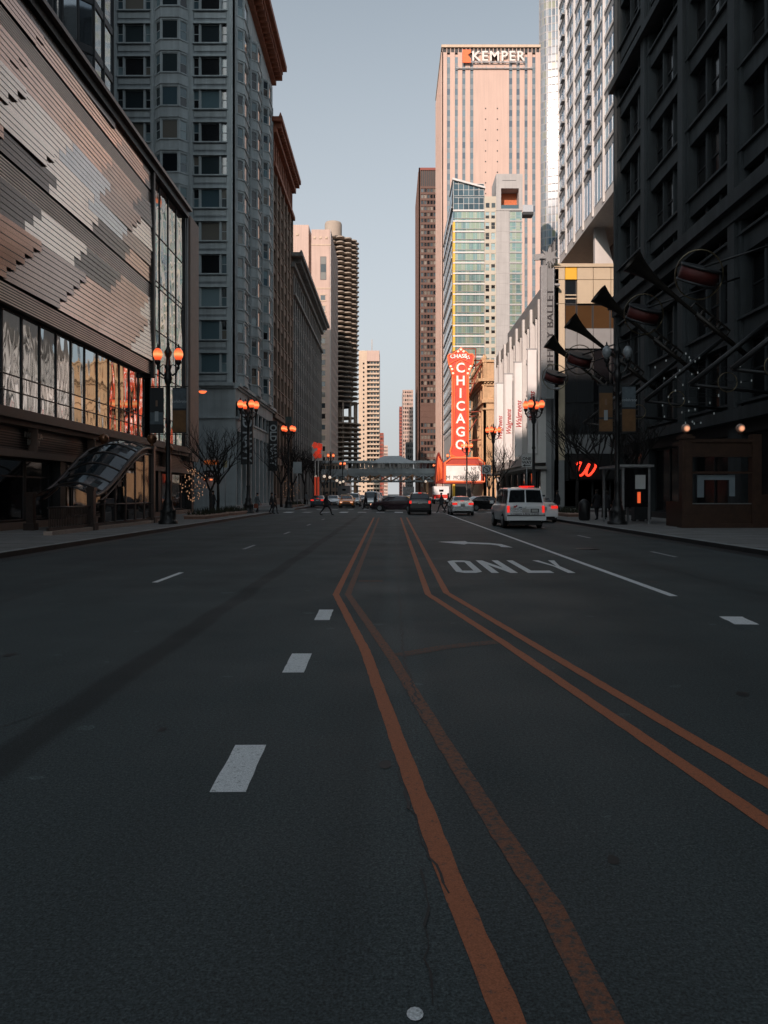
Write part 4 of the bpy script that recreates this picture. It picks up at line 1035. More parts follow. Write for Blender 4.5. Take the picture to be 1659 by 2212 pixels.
# --- green glass hotel with slanted top
M_tanc = mat("tan_stucco", (.46, .42, .34), .75, var=.05, scale=.5)
M_lconc = mat("light_concrete", (.38, .37, .355), .8, var=.07, scale=.5, streak=.08)
M_green = glass("green_glass", [(.24, .36, .31), (.30, .37, .28), (.20, .31, .30), (.36, .40, .31), (.17, .26, .25), (.27, .38, .35), (.31, .37, .27)], rough=.12, metal=.35, cell=(1.15, 500, 3.06))
M_glz = glass("teal_pane", [(.30, .42, .42), (.02, .022, .024), (.36, .46, .46), (.28, .38, .36), (.03, .03, .03)], rough=.1, metal=.3)
b = Bld("hotel", "green glass hotel with a slanted roof, tan window strip and pale concrete lift tower")
WY = 235.0; gx0, gx1, cx0, cx1 = PX(979, WY), PX(1047, WY), PX(1072, WY), PX(1129, WY)
fh = 22.55/1728*WY; z1 = PZ(455, WY)
b.w.box(gx0+.4, cx1-.1, WY+.6, 277, 0, z1, 2)
F = Fr((0, WY, 0), (1, 0, 0), (0, -1, 0)); n = 26
for j in range(n):
    zt = z1-j*fh; zb = zt-fh
    F.box(b.w, gx0, gx1, zb-.22, zb+.22, -.6, .06, 1); F.box(b.w, gx0+.1, gx1-.1, zb+.75, zb+.87, -.1, .04, 3)
    b.win(F, gx0+.1, gx1-.1, zb+.23, zt-.24, -.2, (M_green, M_alu), 7, 1, .07, .08)
    F.box(b.w, gx1+.01, cx0-.01, zb-.001, zb+.72, -.6, 0, 0)
    for q in (0, 1):
        l = gx1+.25+q*1.7; F.box(b.w, l-.24 if q == 0 else l-.5, l, zb+.72, zt, -.6, .0, 0)
        b.win(F, l, l+1.2, zb+.73, zt-.35, -.15, (M_glz, M_tanc), 1, 2, .07, .05)
    F.box(b.w, gx1+.25+2.9, cx0-.01, zb+.72, zt, -.6, .0, 0); F.box(b.w, gx1+.25, cx0-.3, zt-.34, zt-.001, -.6, .001, 0)
    xr = PX(1101, WY)
    F.box(b.w, xr, cx1, zb-.2, zb+.2, -.6, .05, 3); b.win(F, xr+.05, cx1-.15, zb+.21, zt-.21, -.15, (M_green, M_alu), 2, 2, .1, .06)
    F.box(b.w, cx0, xr-.02, zb+.02, zt, -.6, .02, 1 if False else 3)
# glazed crown with sloping roof
ztl, ztr = PZ(389, WY), PZ(408, WY)
M_dgl = glass("dark_teal_glass", [(.05, .09, .11), (.08, .13, .15), (.04, .07, .085)], rough=.05, metal=.4)
for j in range(2):
    zz0 = z1+.3+j*(PZ(425, WY)-z1); b.win(F, gx0+.1, gx1-.1, zz0, zz0+3.6, -.2, (M_dgl, M_wfin), 6, 2, .1, .1)
zq = PZ(425, WY)+.4
zz0 = z1+.3+PZ(425, WY)-z1+3.6
b.w.extr([(gx0, WY+.3, z1), (gx1, WY+.3, z1), (gx1, WY+.3, ztr-.1), (gx0, WY+.3, ztl-.1)], (0, 12, 0), 4)
b.w.extr([(gx0-.2, WY-.5, ztl), (gx1+.2, WY-.5, ztr), (gx1+.2, WY-.5, ztr+.55), (gx0-.2, WY-.5, ztl+.6)], (0, 14, 0), 1)
for k in range(6):
    x = gx0+.1+k*(gx1-gx0-.2)/6; F.box(b.w, x-.05, x+.05, zz0, ztl+(ztr-ztl)*k/6, -.2, -.1, 1)
F.box(b.w, gx0, gx1, z1-.2, z1+.25, -.6, .1, 1); F.box(b.w, gx0-.0, gx0+.12, z1, ztl, -.4, .05, 1)
# strip over the tan bay
F.box(b.w, gx1, cx0, z1, PZ(424, WY), -.6, .0, 0)
for q in (0, 1): b.win(F, gx1+.3+q*1.7, gx1+1.5+q*1.7, PZ(449, WY), PZ(438, WY), .03, (M_win, M_tanc), 1, 1, .06, .05)
# lift tower with the deep orange loggia
zc_, zo0, zo1 = PZ(376, WY), PZ(451, WY), PZ(407, WY); ox0, ox1 = PX(1082.5, WY), PX(1121, WY)
F.box(b.w, cx0, ox0, z1, zc_, -10, .15, 3); F.box(b.w, ox1, cx1, z1, zc_, -10, .15, 3); F.box(b.w, ox0+.001, ox1-.001, zo1, zc_, -10, .14, 3); F.box(b.w, ox0+.001, ox1-.001, z1, zo0, -10, .14, 3)
F.box(b.w, ox0, ox1, zo0, zo1, -4.5, -4, 5); F.box(b.w, ox0, ox1, zo0+.02, zo0+1.2, -.3, -.2, 4)
F.box(b.w, ox0+.4, ox1-.8, zc_-1.95, zc_-1.85, .1, .2, 2)
F.box(b.w, cx1, cx1+3.2, PZ(464, WY), PZ(458, WY), -3, .3, 2); F.box(b.w, cx1+.05, cx1+3.1, PZ(458, WY), PZ(443, WY), .2, .26, 6)
# west side with crossing glass facets and a yellow strip
FW = Fr((gx0, WY, 0), (0, 1, 0), (-1, 0, 0)); W_ = 42
FW.box(b.w, 0, 3.4, 0, z1-3, -.6, .0, 7); FW.box(b.w, 3.42, W_, 0, z1+6, -.6, -.1, 3)
grid(b, FW, 3.45, W_, 20, z1+6, 8, 26, .35, .8, .05, (3, 3), (M_blue, M_alu), 1, 1, 0, sd=.0)
b.w.extr([(gx0, WY+3.4, z1-3), (gx0, WY, z1-3), (gx0, WY, ztl-.2), (gx0, WY+3.4, ztl-3)], (.4, 0, 0), 4)
for k in range(14): FW.box(b.w, 3.5, W_, 22+k*5, 22.3+k*5, -.05, .25, 6)
b.done([M_tanc, M_wfin, M_black, M_lconc, M_dgl, mat("orange_wood", (.52, .14, .05), .7, var=.2, scale=2), M_alu, M_yelp])

# --- pale pink tower with the rooftop sign
b = Bld("office_tower", "tall pale pink office tower with white rooftop letters and thin window stripes")
M_kemp = mat("pale_pink_marble", (.52, .375, .31), .75, var=.04, scale=.06, fine=.03, fscale=2, streak=.05)
M_kw = glass("kemper_glass", [(.13, .18, .21), (.18, .24, .27), (.10, .13, .16), (.15, .19, .21)], rough=.1, metal=.3)
KY = 310.0; kx0, kx1 = PX(955.5, KY), PX(1168, KY); kz = PZ(97, KY)
F = Fr((0, KY, 0), (1, 0, 0), (0, -1, 0))
b.w.box(kx0+.3, kx1, KY+.5, 352, 0, kz-3.5, 0)
strips = [(966, 972.6), (983, 989.4), (999, 1005.6), (1016, 1022.8), (1100, 1107), (1116, 1123), (1133.5, 1140), (1150, 1157)]
prev = kx0; zt = PZ(113, KY)
for a, c in strips:
    l, r = PX(a, KY), PX(c, KY); F.box(b.w, prev, l, 0, zt, -.6, 0, 0); prev = r
    z = 4.0; j = 0
    while z < zt-2:
        b.win(F, l, r, z, min(z+2.3, zt), -.3, (M_kw, M_dark), 1, 1, 0); F.box(b.w, l, r, z-1.8, z, -.6, -.28, 4); z += 4.12; j += 1
F.box(b.w, prev, kx1, 0, zt, -.6, 0, 0)
for j in range(32):
    for x in (1048, 1073.5): F.box(b.w, PX(x, KY), PX(x, KY)+.45, zt-22-j*4.12, zt-21.5-j*4.12, -.1, .06, 2)
F.box(b.w, kx0, kx1, zt, PZ(103, KY), -.6, -.5, 2)
for k in range(26):
    x = kx0+.2+k*(kx1-kx0-.6)/25; F.box(b.w, x, x+.25, zt, PZ(103, KY), -.55, -.1, 0)
b.w.box(kx0-.3, kx1, KY-.3, 352, PZ(102.5, KY), kz, 1)
FW = Fr((kx0, KY, 0), (0, 1, 0), (-1, 0, 0)); n = 34
for k in range(n): FW.box(b.w, k*42/n, k*42/n+.55, 0, zt, -.4, .28, 0)
FW.box(b.w, 0, 42, zt, PZ(103, KY), -.5, -.3, 2)
F.box(b.w, PX(985, KY), PX(1150, KY), PZ(149.5, KY), PZ(148, KY), .3, .7, 3)
for x in (990, 1010, 1030, 1050, 1070, 1090, 1110, 1130, 1147): F.box(b.w, PX(x, KY), PX(x, KY)+.15, PZ(150, KY), PZ(144, KY), 0, .7, 3)
b.done([M_kemp, M_cream, M_black, mat("rail_grey", (.35, .36, .36), .6), mat("blue_grey_spandrel", (.17, .20, .22), .5)])
t = thing("rooftop_sign", "white capital letters and an orange square emblem high on the pale pink tower", "sign", (PX(1065, KY), KY-.8, 0))
mb = MB(); mb.box(PX(1000, KY), PX(1132, KY), KY-1.0, KY-.7, PZ(137.5, KY), PZ(136, KY)); mb.box(PX(1000, KY), PX(1132, KY), KY-1.0, KY-.7, PZ(116.5, KY), PZ(115.6, KY))
for x in (1002, 1030, 1060, 1090, 1120): mb.box(PX(x, KY), PX(x, KY)+.2, KY-.9, KY-.05, PZ(136, KY), PZ(135, KY))
part("sign_frame", mb, M_alu, t)
lettering("KEMPER", (PX(1075.5, KY), KY-1.05, PZ(125.5, KY)), (1, 0, 0), (0, 0, 1), mat("sign_white", (.66, .63, .58), .5), t, 5.3, .22, bold=.10, space=1.16, sx=.98)
mb = MB(); kx = lambda x: PX(x, KY); kz_ = lambda y: PZ(y, KY)
mb.extr([(kx(999), KY-1.3, kz_(139)), (kx(1017), KY-1.3, kz_(139)), (kx(1017), KY-1.3, kz_(131)), (kx(1010), KY-1.3, kz_(122)), (kx(1017), KY-1.3, kz_(117)), (kx(1017), KY-1.3, kz_(111)), (kx(999), KY-1.3, kz_(111))], (0, .4, 0))
part("emblem", mb, mat("sign_orange", (.75, .14, .03), .5), t)

# --- rust brown tower
b = Bld("office_tower", "rust brown tower with rows of small dark windows left of the pale pink tower")
BY = 400.0; bx0 = PX(905, BY); bx1 = bx0+26; bz = PZ(362, BY)
M_rb = mat("rust_brown_panel", (.11, .058, .042), .7, var=.08, scale=.2)
F = Fr((bx0, BY, 0), (1, 0, 0), (0, -1, 0)); b.w.box(bx0+.5, bx1, BY+.6, 450, 0, bz, 0)
zl = PZ(402, BY)
F.box(b.w, 0, 26, bz-1.2, bz, -.6, 0, 1); F.box(b.w, 0, .8, 0, bz-1.2, -.6, 0, 0)
for k in range(28): F.box(b.w, .9+k*.95, 1.15+k*.95, zl, bz-1.2, -.6, 0, 0)
F.box(b.w, .8, 26, zl, bz-1.2, -.6, -.5, 2)
fh = 13.0/1728*BY; j = 0; z = zl
while z > 6:
    F.box(b.w, .8, 26, z-1.15, z, -.6, -.001, 0)
    blank = PZ(905, BY) < z < PZ(868, BY)
    for k in range(16):
        l = .85+k*1.55; F.box(b.w, l-.05, l+.28, z-fh, z-1.15, -.6, -.05, 0)
        if not blank: b.win(F, l+.28, l+1.5, z-fh, z-1.15, -.35, (M_winb, M_dark), 1, 1, 0)
    if blank: F.box(b.w, .8, 26, z-fh, z-1.15, -.6, -.1, 0)
    z -= fh
FW = Fr((bx0, BY, 0), (0, 1, 0), (-1, 0, 0)); FW.box(b.w, 0, 50, 0, bz, -.6, 0, 1)
for k in range(30): FW.box(b.w, .5+k*1.65, .9+k*1.65, 0, bz-2, 0, .3, 0)
b.done([M_rb, mat("red_brown_panel", (.22, .06, .045), .7, var=.05), M_black])

# --- curved glass skyscraper far right
b = Bld("glass_skyscraper", "very tall curved glass skyscraper with bright vertical ribs catching the sun")
GYY = 420.0; M_trg = glass("silver_glass", [(.10, .16, .20), (.07, .12, .16), (.15, .21, .25), (.05, .08, .11), (.17, .19, .13)], rough=.12, metal=0, spec=.25)
cxx, cyy, Rr = PX(1169, GYY)+5, GYY+5, 5.0
def arc(r, a0, a1, n): return [(cxx+r*cos(a0+(a1-a0)*i/n), cyy+r*sin(a0+(a1-a0)*i/n)) for i in range(n+1)]
P = arc(Rr, pi*1.02, pi*1.5-.27, 8); (ex_, ey_) = P[-1]; P = P+[(ex_+.964*38, ey_-.267*38), (ex_+40, cyy+5), (cxx-Rr+1, cyy+5)]
b.w.prism(P, 0, 268, 0)
FP = arc(Rr+.02, pi*1.02, pi*1.5-.27, 8)+[(ex_-.01+.964*2*k, ey_-.02-.267*2*k) for k in range(1, 19)]
for i in range(len(FP)-1):
    (xa, ya), (xb, yb) = FP[i], FP[i+1]; u = Vector((xb-xa, yb-ya, 0)); L_ = u.length; nn = Vector((u.y, -u.x, 0))
    G = Fr((xa, ya, 0), u, nn)
    G.box(b.w, -.11, .11, 0, 268, -.2, .12, 1)
    for j in range(67):
        G.box(b.w, .18, L_-.18, j*4.0, j*4.0+.7, -.1, .12, 2)
        b.win(G, .18, L_-.18, j*4.0+.7, j*4.0+4.0, .05, (M_trg, M_alu), 1, 1, 0)
b.done([M_grey, mat("polished_steel_rib", (.40, .41, .42), .35, 0, var=0), M_grey])

# --- elevated station across the street
M_stl = mat("weathered_green_steel", (.26, .285, .29), .7, var=.2, scale=.5)
M_rst = mat("rusty_orange_steel", (.36, .19, .10), .8, var=.35, scale=.8)
M_roofm = mat("grey_metal_roof", (.36, .39, .40), .5, .2, var=.12, scale=.6)
t = thing("elevated_station", "elevated railway station with a hipped grey roof spanning the street on rusty trusses", "elevated station", (0, 215, 0))
EY = 215.0; ez = lambda y: PZ(y, EY); ex = lambda x: PX(x, EY)
mb = MB(); mb.box(-19, 19, EY, EY+13, 6.9, 7.4, 0)
mb.box(ex(752), ex(945), EY-.25, EY-.05, 7.1, 8.5, 0); mb.box(-19, ex(752)-.1, EY-.2, EY-.05, 7.1, 8.3, 0); mb.box(ex(945)+.1, 19, EY-.2, EY-.05, 7.1, 8.3, 0)
for k in range(24): mb.box(ex(752)+k*1.03, ex(752)+k*1.03+.05, EY-.3, EY-.25, 7.1, 8.5, 0)
part("deck", mb, [M_stl], t)
mb = MB(); mb.box(-22, ex(812), EY-.9, EY+5, 10.0, 10.6, 0); mb.box(ex(888), 22, EY-.9, EY+5, 10.0, 10.6, 0)
a, c, d, e = ex(800), ex(897), ex(830), ex(864); zb_, zt_ = 10.0, 12.0
V = [(a, EY-1.5, zb_), (c, EY-1.5, zb_), (c, EY+8, zb_), (a, EY+8, zb_), (d, EY+2, zt_), (e, EY+2, zt_), (e, EY+5, zt_), (d, EY+5, zt_)]
mb.mesh(V, [(0, 1, 5, 4), (1, 2, 6, 5), (2, 3, 7, 6), (3, 0, 4, 7), (4, 5, 6, 7), (3, 2, 1, 0)], 0); mb.box(a-.1, c+.1, EY-1.6, EY+8, zb_-.18, zb_-.01, 0)
part("roof", mb, M_roofm, t)
mb = MB(); mb.box(ex(815), ex(890), EY+3, EY+6, 7.4, 10.0, 0)
for k in range(25): mb.box(ex(752)+k*1.0-.05, ex(752)+k*1.0+.05, EY-.05, EY+.1, 8.5, 10.0, 0)
for (l, r) in ((807, 815), (833, 841), (852, 858), (884, 892), (845, 848)): mb.box(ex(l), ex(r), EY-.02, EY+.12, 8.5, 9.85, 1)
part("station_house", mb, [M_stl, M_lconc], t)
for k in range(22):
    m_ = MB(); l = ex(752)+.1+k*1.1; m_.poly([(l, EY+.02, 8.55), (l+1.0, EY+.02, 8.55), (l+1.0, EY+.02, 9.9), (l, EY+.02, 9.9)]); part("window", m_, M_winb, t)
mb = MB()
for yy in (EY, EY+12):
    mb.box(-19, 19, yy-.2, yy+.2, 6.55, 6.88, 1); mb.box(-19, 19, yy-.2, yy+.2, 4.95, 5.3, 1)
    for k in range(-6, 7):
        x = k*2.9; main = k % 2 == 0; mb.box(x-.22, x+.22, yy-.28, yy+.28, 5.0, 6.9, 0 if main else 1)
        if k < 6:
            mb.tube([(x, yy-.3, 5.1), (x+2.9, yy-.3, 6.8)], .13, 5, 0 if k in (-2, -1, 0, 1) else 1); mb.tube([(x, yy-.3, 6.8), (x+2.9, yy-.3, 5.1)], .08, 5, 1 if k % 2 else 0)
part("truss", mb, [M_rst, M_stl], t)
for x in (-9.7, 9.7):
    for yy in (EY, EY+12):
        mb = MB(); mb.box(x-.35, x+.35, yy-.35, yy+.35, 0, 5.0); part("column", mb, M_rst, t)
# ================================================================ street furniture and planting
M_lamp = None
def lantern_mat():
    m = bpy.data.materials.new("lit_amber_globe"); m.use_nodes = True; t = m.node_tree; L = t.links; p = t.nodes["Principled BSDF"]
    p.inputs["Base Color"].default_value = (.6, .14, .05, 1); p.inputs["Roughness"].default_value = .25
    tc = nd(t, "ShaderNodeTexCoord"); sp = nd(t, "ShaderNodeSeparateXYZ"); L.new(tc.outputs["Generated"], sp.inputs[0])
    cr = nd(t, "ShaderNodeValToRGB"); e = cr.color_ramp.elements; e[0].position = 0; e[0].color = (.55, .05, .015, 1); e[1].position = 1; e[1].color = (.6, .06, .02, 1)
    for p_, c in ((.25, (.9, .11, .03)), (.45, (1, .42, .16)), (.6, (1, .24, .07)), (.8, (.9, .10, .03))):
        n = cr.color_ramp.elements.new(p_); n.color = (*c, 1)
    L.new(sp.outputs[2], cr.inputs[0]); L.new(cr.outputs[0], p.inputs["Emission Color"]); p.inputs["Emission Strength"].default_value = 1.25
    return m
M_lamp = lantern_mat()
M_milk = mat("unlit_milk_globe", (.30, .33, .35), .25, var=.1, scale=3, spec=.6)
GLOBE = [(.07, 0), (.14, .05), (.215, .2), (.235, .34), (.20, .48), (.11, .60), (.05, .66)]
def make_lamp(arms, lit=True, banners=None, A=.66):
    """ornate cast iron post; arms = list of angles of the lanterns"""
    t = thing("street_lamp", "x", "street lamp", (0, 0, 0), 0, "ornate street lamps along both kerbs")
    mb = MB(); mb.lathe((0, 0, 0), [(.48, 0), (.48, .14), (.40, .18), (.36, .55), (.42, .62), (.30, .75), (.22, 1.0), (.25, 1.1), (.16, 1.25), (.13, 2.0), (.16, 2.1), (.12, 2.2), (.105, 5.0), (.15, 5.1), (.11, 5.25), (.10, 7.0), (.17, 7.12), (.21, 7.35), (.15, 7.5), (.13, 7.75), (.19, 7.9), (.12, 8.0), (.10, 8.35), (.17, 8.5), (.20, 8.62), (.10, 8.8), (.06, 8.95), (.08, 9.05), (0, 9.25)], 16)
    for k in range(8): mb.box(.34*cos(k*pi/4)-.05, .34*cos(k*pi/4)+.05, .34*sin(k*pi/4)-.05, .34*sin(k*pi/4)+.05, .15, .7)
    part("post", mb, M_black, t)
    for a in arms:
        u = Vector((cos(a), sin(a), 0)); mb = MB()
        mb.tube([u*r+Vector((0, 0, z)) for r, z in ((.1, 7.6), (A*.44, 7.45), (A*.8, 7.62), (A*.98, 7.9), (A, 8.05))], [.05, .055, .05, .05, .06], 7)
        mb.tube([u*r+Vector((0, 0, z)) for r, z in ((.12, 7.95), (A*.5, 8.0), (A*.88, 7.85))], .028, 6)
        c = u*A; mb.lathe(c, [(.02, 7.75), (.07, 7.82), (.05, 7.95), (.12, 8.05), (.16, 8.15), (.13, 8.22)], 10)
        part("arm", mb, M_black, t)
        g_ = MB(); g_.lathe(c+Vector((0, 0, 8.2)), GLOBE, 14); lan = part("lantern", g_, M_lamp if lit else M_milk, t)
        c_ = MB(); c_.lathe(c+Vector((0, 0, 8.84)), [(.09, -.03), (.10, .0), (.04, .06), (.045, .12), (0, .22)], 10); part("finial", c_, M_black, lan)
        for k in range(0): pass
    return t
def banner(t, side, cols, texts):
    mb = MB(); x0, x1 = sorted((side*.22, side*.92)); mb.box(x0, x1, -.02, .02, 4.55, 6.85, 0)
    arm = MB(); arm.tube([(0, 0, 6.9), (side*1.0, 0, 6.9)], .025, 6); arm.tube([(0, 0, 4.5), (side*1.0, 0, 4.5)], .025, 6); part("banner_rod", arm, M_black, t)
    for z0, z1, i in cols:
        if i: mb.box(x0+.02, x1-.02, -.026, .026, z0, z1, i)
    o = part("banner", mb, [mat("banner_black", (.02, .024, .028), .7), mat("banner_ochre", (.16, .08, .03), .7, var=.3, scale=3), mat("banner_slate", (.10, .13, .15), .7, var=.3, scale=4)], t)
    return o
lamps = [(-11.2, 40.2, 0), (-11.2, 62.8, 1), (-11.0, 86, 1), (-10.9, 118, 1), (-11.0, 146, 1), (-11.2, 185, 1), (11.2, 62.8, 1), (11.2, 87.6, 1), (11.0, 116, 1), (11.1, 196, 1), (11.0, 146, 1)]
lab = ["nearest lit black street lamp with two big amber globes before the shopping centre", "lit four globe street lamp beside the first tall vertical store sign", "lit four globe street lamp beyond the second vertical store sign on the left",
 "lit street lamp behind the red and white poster column on the left", "lit street lamp past the poster column, fifth along the left kerb", "farthest lit street lamp on the left just before the elevated station",
 "lit four globe street lamp in front of the white pharmacy banners on the right", "lit four globe street lamp in front of the golden theatre front", "lit street lamp just right of the big red vertical theatre sign", "farthest lit street lamp on the right below the station roof", "lit street lamp beside the theatre marquee letter board"]
proto2 = make_lamp([0, pi], A=.52); proto4 = make_lamp([0, pi/2, pi, -pi/2])
first = {0: True, 1: True}
LAMPS = []
for (x, y, k), l_ in zip(lamps, lab):
    src = proto4 if k else proto2
    o = src if first[k] else copy_tree(src); first[k] = False
    o["_p"] = 1; LAMPS.append((o, x, y, l_))
for i, (o, x, y, l_) in enumerate(LAMPS):
    o.location = (x, y, .15); o["label"] = l_; o.rotation_euler.z = .0 if i < 1 else .45+.1*i; del o["_p"]
unl = make_lamp([0, pi], lit=False, A=.52); unl.location = (11.2, 39.6, .15); unl["label"] = "unlit black street lamp with two milky globes before the dark department store"
L0 = LAMPS[0][0]
for root in (L0, unl):
    OFF[root.name] = (0, 0, 0)
    banner(root, -1, [(4.6, 5.2, 1), (5.3, 6.5, 1)] if root is unl else [(5.0, 5.6, 2)], None)
    banner(root, 1, [(4.6, 5.7, 1), (5.8, 6.8, 2)], None)
    lettering("celebrate", (.57, -.035, 6.15), (1, 0, 0), (0, 0, 1), mat("pale_letters", (.45, .5, .52), .6), root, .2, .003, shear=.3)
    lettering("stories", (.57, -.035, 5.8), (1, 0, 0), (0, 0, 1), mat("pale_letters", (.45, .5, .52), .6), root, .13, .003, space=1.3) if False else None
    mb = MB()   # printed figure of a toy soldier kept to plain shapes
    mb.box(-.66, -.48, -.034, -.027, 5.15, 5.65, 0); mb.box(-.62, -.52, -.034, -.027, 5.9, 6.2, 1); part("banner_print", mb, [mat("print_pale", (.34, .38, .40), .7), mat("print_tan", (.2, .12, .08), .7)], root)

# vertical store signs
M_sign = mat("near_black_sign", (.016, .019, .022), .5); M_let = mat("pale_sign_letters", (.42, .46, .48), .5)
def blade(Y, xl, xr, yt, yb, size, lab, X1):
    x0, x1 = PX(xl, Y), PX(xr, Y); t = thing("vertical_sign", lab, "sign", ((x0+x1)/2, Y, 0))
    zt, zb = PZ(yt, Y), PZ(yb, Y); mb = MB(); mb.box(x0, x1, Y-.15, Y+.15, zb, zt); part("sign_box", mb, M_sign, t)
    mb = MB(); mb.box(X1, x0, Y-.05, Y+.05, zt-.6, zt-.5); part("bracket", mb, M_black, t); mb = MB(); mb.box(X1, x0, Y-.05, Y+.05, zb+.5, zb+.6); part("bracket", mb, M_black, t)
    lettering("OLD NAVY", ((x0+x1)/2, Y-.17, (zt+zb)/2+.1), (0, 0, -1), (1, 0, 0), M_let, t, size, .02, bold=.03, sx=.92)
blade(83.5, 521, 547, 872, 1003, 1.30, "black vertical store sign reading Old Navy hung at the block corner, the nearer one", -16.2)
blade(103, 581, 600, 909, 1017, 1.15, "second black vertical Old Navy sign farther along the same shop front", -16.0)
t = thing("oval_sign", "oval Old Navy sign over the corner shop door", "sign", (PX(456, 81.8), 81.8, PZ(1024, 81.8)))
mb = MB(); c = Vector((PX(456, 81.8), 81.75, PZ(1024, 81.8))); pts = [c+Vector((1.12*cos(k*pi/12), 0, .42*sin(k*pi/12))) for k in range(24)]
mb.extr(pts, (0, .15, 0)); part("sign_plate", mb, M_sign, t)
mb = MB(); mb.tube([p-Vector((0, .03, 0)) for p in pts+[pts[0]]], .03, 5); part("sign_rim", mb, M_let, t)
lettering("OLD NAVY", c-Vector((0, .02, 0)), (1, 0, 0), (0, 0, 1), M_let, t, .42, .01, bold=.01, sx=.98)
mb = MB(); mb.box(PX(441, 81.8), PX(471, 81.8), 81.85, 81.98, PZ(1003, 81.8), PZ(994, 81.8)); solo("lit_shop_panel", mb, glow("dull_orange_panel", (.6, .16, .04), .28), "dull orange lit panel above the oval sign on the corner shop", "sign panel")
for k, x in enumerate((443, 457)):
    mb = MB(); mb.box(PX(x-2.5, 81.5), PX(x+2.5, 81.5), 81.3, 81.5, PZ(1037.5, 81.5), PZ(1034.5, 81.5)); solo("door_light", mb, glow("shop_door_light", (1, .25, .1), 1.2), "small glowing orange light under the oval shop sign, %s of two" % ("left", "right")[k], "light")
# green hanging sign farther on
mb = MB(); Y = 112; mb.box(PX(617, Y), PX(631, Y), Y-.1, Y+.1, PZ(934, Y), PZ(900, Y)); solo("vertical_sign", mb, mat("deep_green_sign", (.04, .07, .065), .5), "small dark green vertical sign above the third street lamp on the left", "sign")
# red and white poster column
t = thing("poster_sign", "bright red and white poster sign on two tall pale posts on the left pavement", "sign", (PX(684, 112), 112, .15))
Y = 112; mb = MB(); mb.box(PX(675, Y), PX(697, Y), Y-.15, Y+.15, PZ(995, Y), PZ(957, Y), 0); part("sign_panel", mb, M_white, t)
mb = MB()
for (x, y, r) in ((681, 962, .45), (691, 965, .5), (690, 974, .4), (684, 983, .5), (692, 985, .3)): mb.extr([(PX(x, Y)+r*cos(k*pi/5)*(1 if k % 2 else .7), Y-.2, PZ(y, Y)+r*1.2*sin(k*pi/5)*(1 if k % 2 else .8)) for k in range(10)], (0, .03, 0), 0)
part("red_print", mb, glow("poster_red", (1, .09, .04), .25), t)
for x in (681.5, 688):
    mb = MB(); mb.box(PX(x-.8, Y), PX(x+.8, Y), Y-.1, Y+.1, PZ(1030, Y), PZ(995, Y), 0); mb.box(PX(x-2, Y), PX(x+2, Y), Y-.12, Y+.12, .15, PZ(1030, Y), 1); part("post", mb, [M_white, glow("poster_base_red", (1, .12, .05), .18)], t)

# traffic signals
def signal(x, y, zc, arm, lab, rot=0, red=True):
    t = thing("traffic_signal", lab, "traffic light", (x, y, .15), rot, "traffic lights at the crossing")
    mb = MB(); mb.tube([(0, 0, 0), (0, 0, max(zc+1.2, 3.2))], [.09, .06], 8); mb.lathe((0, 0, 0), [(.2, 0), (.2, .3), (.1, .45)], 10)
    if abs(arm) > .1: mb.tube([(0, 0, zc+1.0), (arm, 0, zc+1.1)], .045, 6)
    part("pole", mb, M_black, t)
    mb = MB(); mb.box(arm-.19, arm+.19, -.16, .16, zc-.85, zc+.27)
    for z in (zc, zc-.33, zc-.66): mb.extr([(arm+.15*cos(a*pi/8), -.16, z+.15*sin(a*pi/8)) for a in range(9)], (0, -.2, 0))
    part("housing", mb, M_black, t)
    for z, m_ in ((zc, glow("signal_red", (1, .03, .02), 3.2)), (zc-.33, mat("amber_lens_off", (.08, .04, .01), .3)), (zc-.66, mat("green_lens_off", (.01, .04, .03), .3))):
        mb = MB(); mb.extr([(arm+.13*cos(a*pi/8), -.185, z+.13*sin(a*pi/8)) for a in range(16)], (0, .03, 0)); part("lens", mb, m_, t)
    return t
def SG(xd, yd, Y): return PX(xd, Y), Y, PZ(yd, Y)-.15
x, y, z = SG(1148, 1009, 60); signal(x+.0, y, z, -.0, "red traffic light on the right kerb before the white pharmacy block")
x, y, z = SG(1061.5, 1027, 86); signal(x+.3, y, z, -.3, "red traffic light standing in front of the golden theatre")
x, y, z = SG(625, 1028, 84); signal(x-.3, y, z, .3, "red traffic light on the left far corner below the vertical signs")
x, y, z = SG(489, 1037, 64); signal(x-.0, y, z, 0, "small red traffic light on the left near corner by the dark trees")
x, y, z = SG(1080, 1004, 88)
def sign_on_pole(name, lab, cat, xd, yd, Y, w_, h_, mface, txt=None, shape='rect', size=.2, base=True):
    x, y, z = PX(xd, Y), Y, PZ(yd, Y); t = thing(name, lab, cat, (x, y, .15)); mb = MB(); mb.tube([(x, y, .15), (x, y, z+h_/2)], .035, 6); part("pole", mb, M_alu, t)
    mb = MB()
    if shape == 'rect': mb.box(x-w_/2, x+w_/2, y-.05, y-.035, z-h_/2, z+h_/2)
    else: mb.extr([(x+w_/2*cos(a*pi/8), y-.05, z+w_/2*sin(a*pi/8)) for a in range(16)], (0, .015, 0))
    part("sign_plate", mb, mface, t)
    if txt: lettering(txt, (x, y-.055, z), (1, 0, 0), (0, 0, 1), M_black, t, size, .004, bold=.008)
    return t
M_sgnw = mat("white_sign_face", (.55, .56, .55), .4)
t = sign_on_pole("one_way_sign", "white one way sign on a pole beside the unlit pharmacy corner", "sign", 1138, 995, 58, .75, .9, M_sgnw, "ONE\nWAY", size=.3)
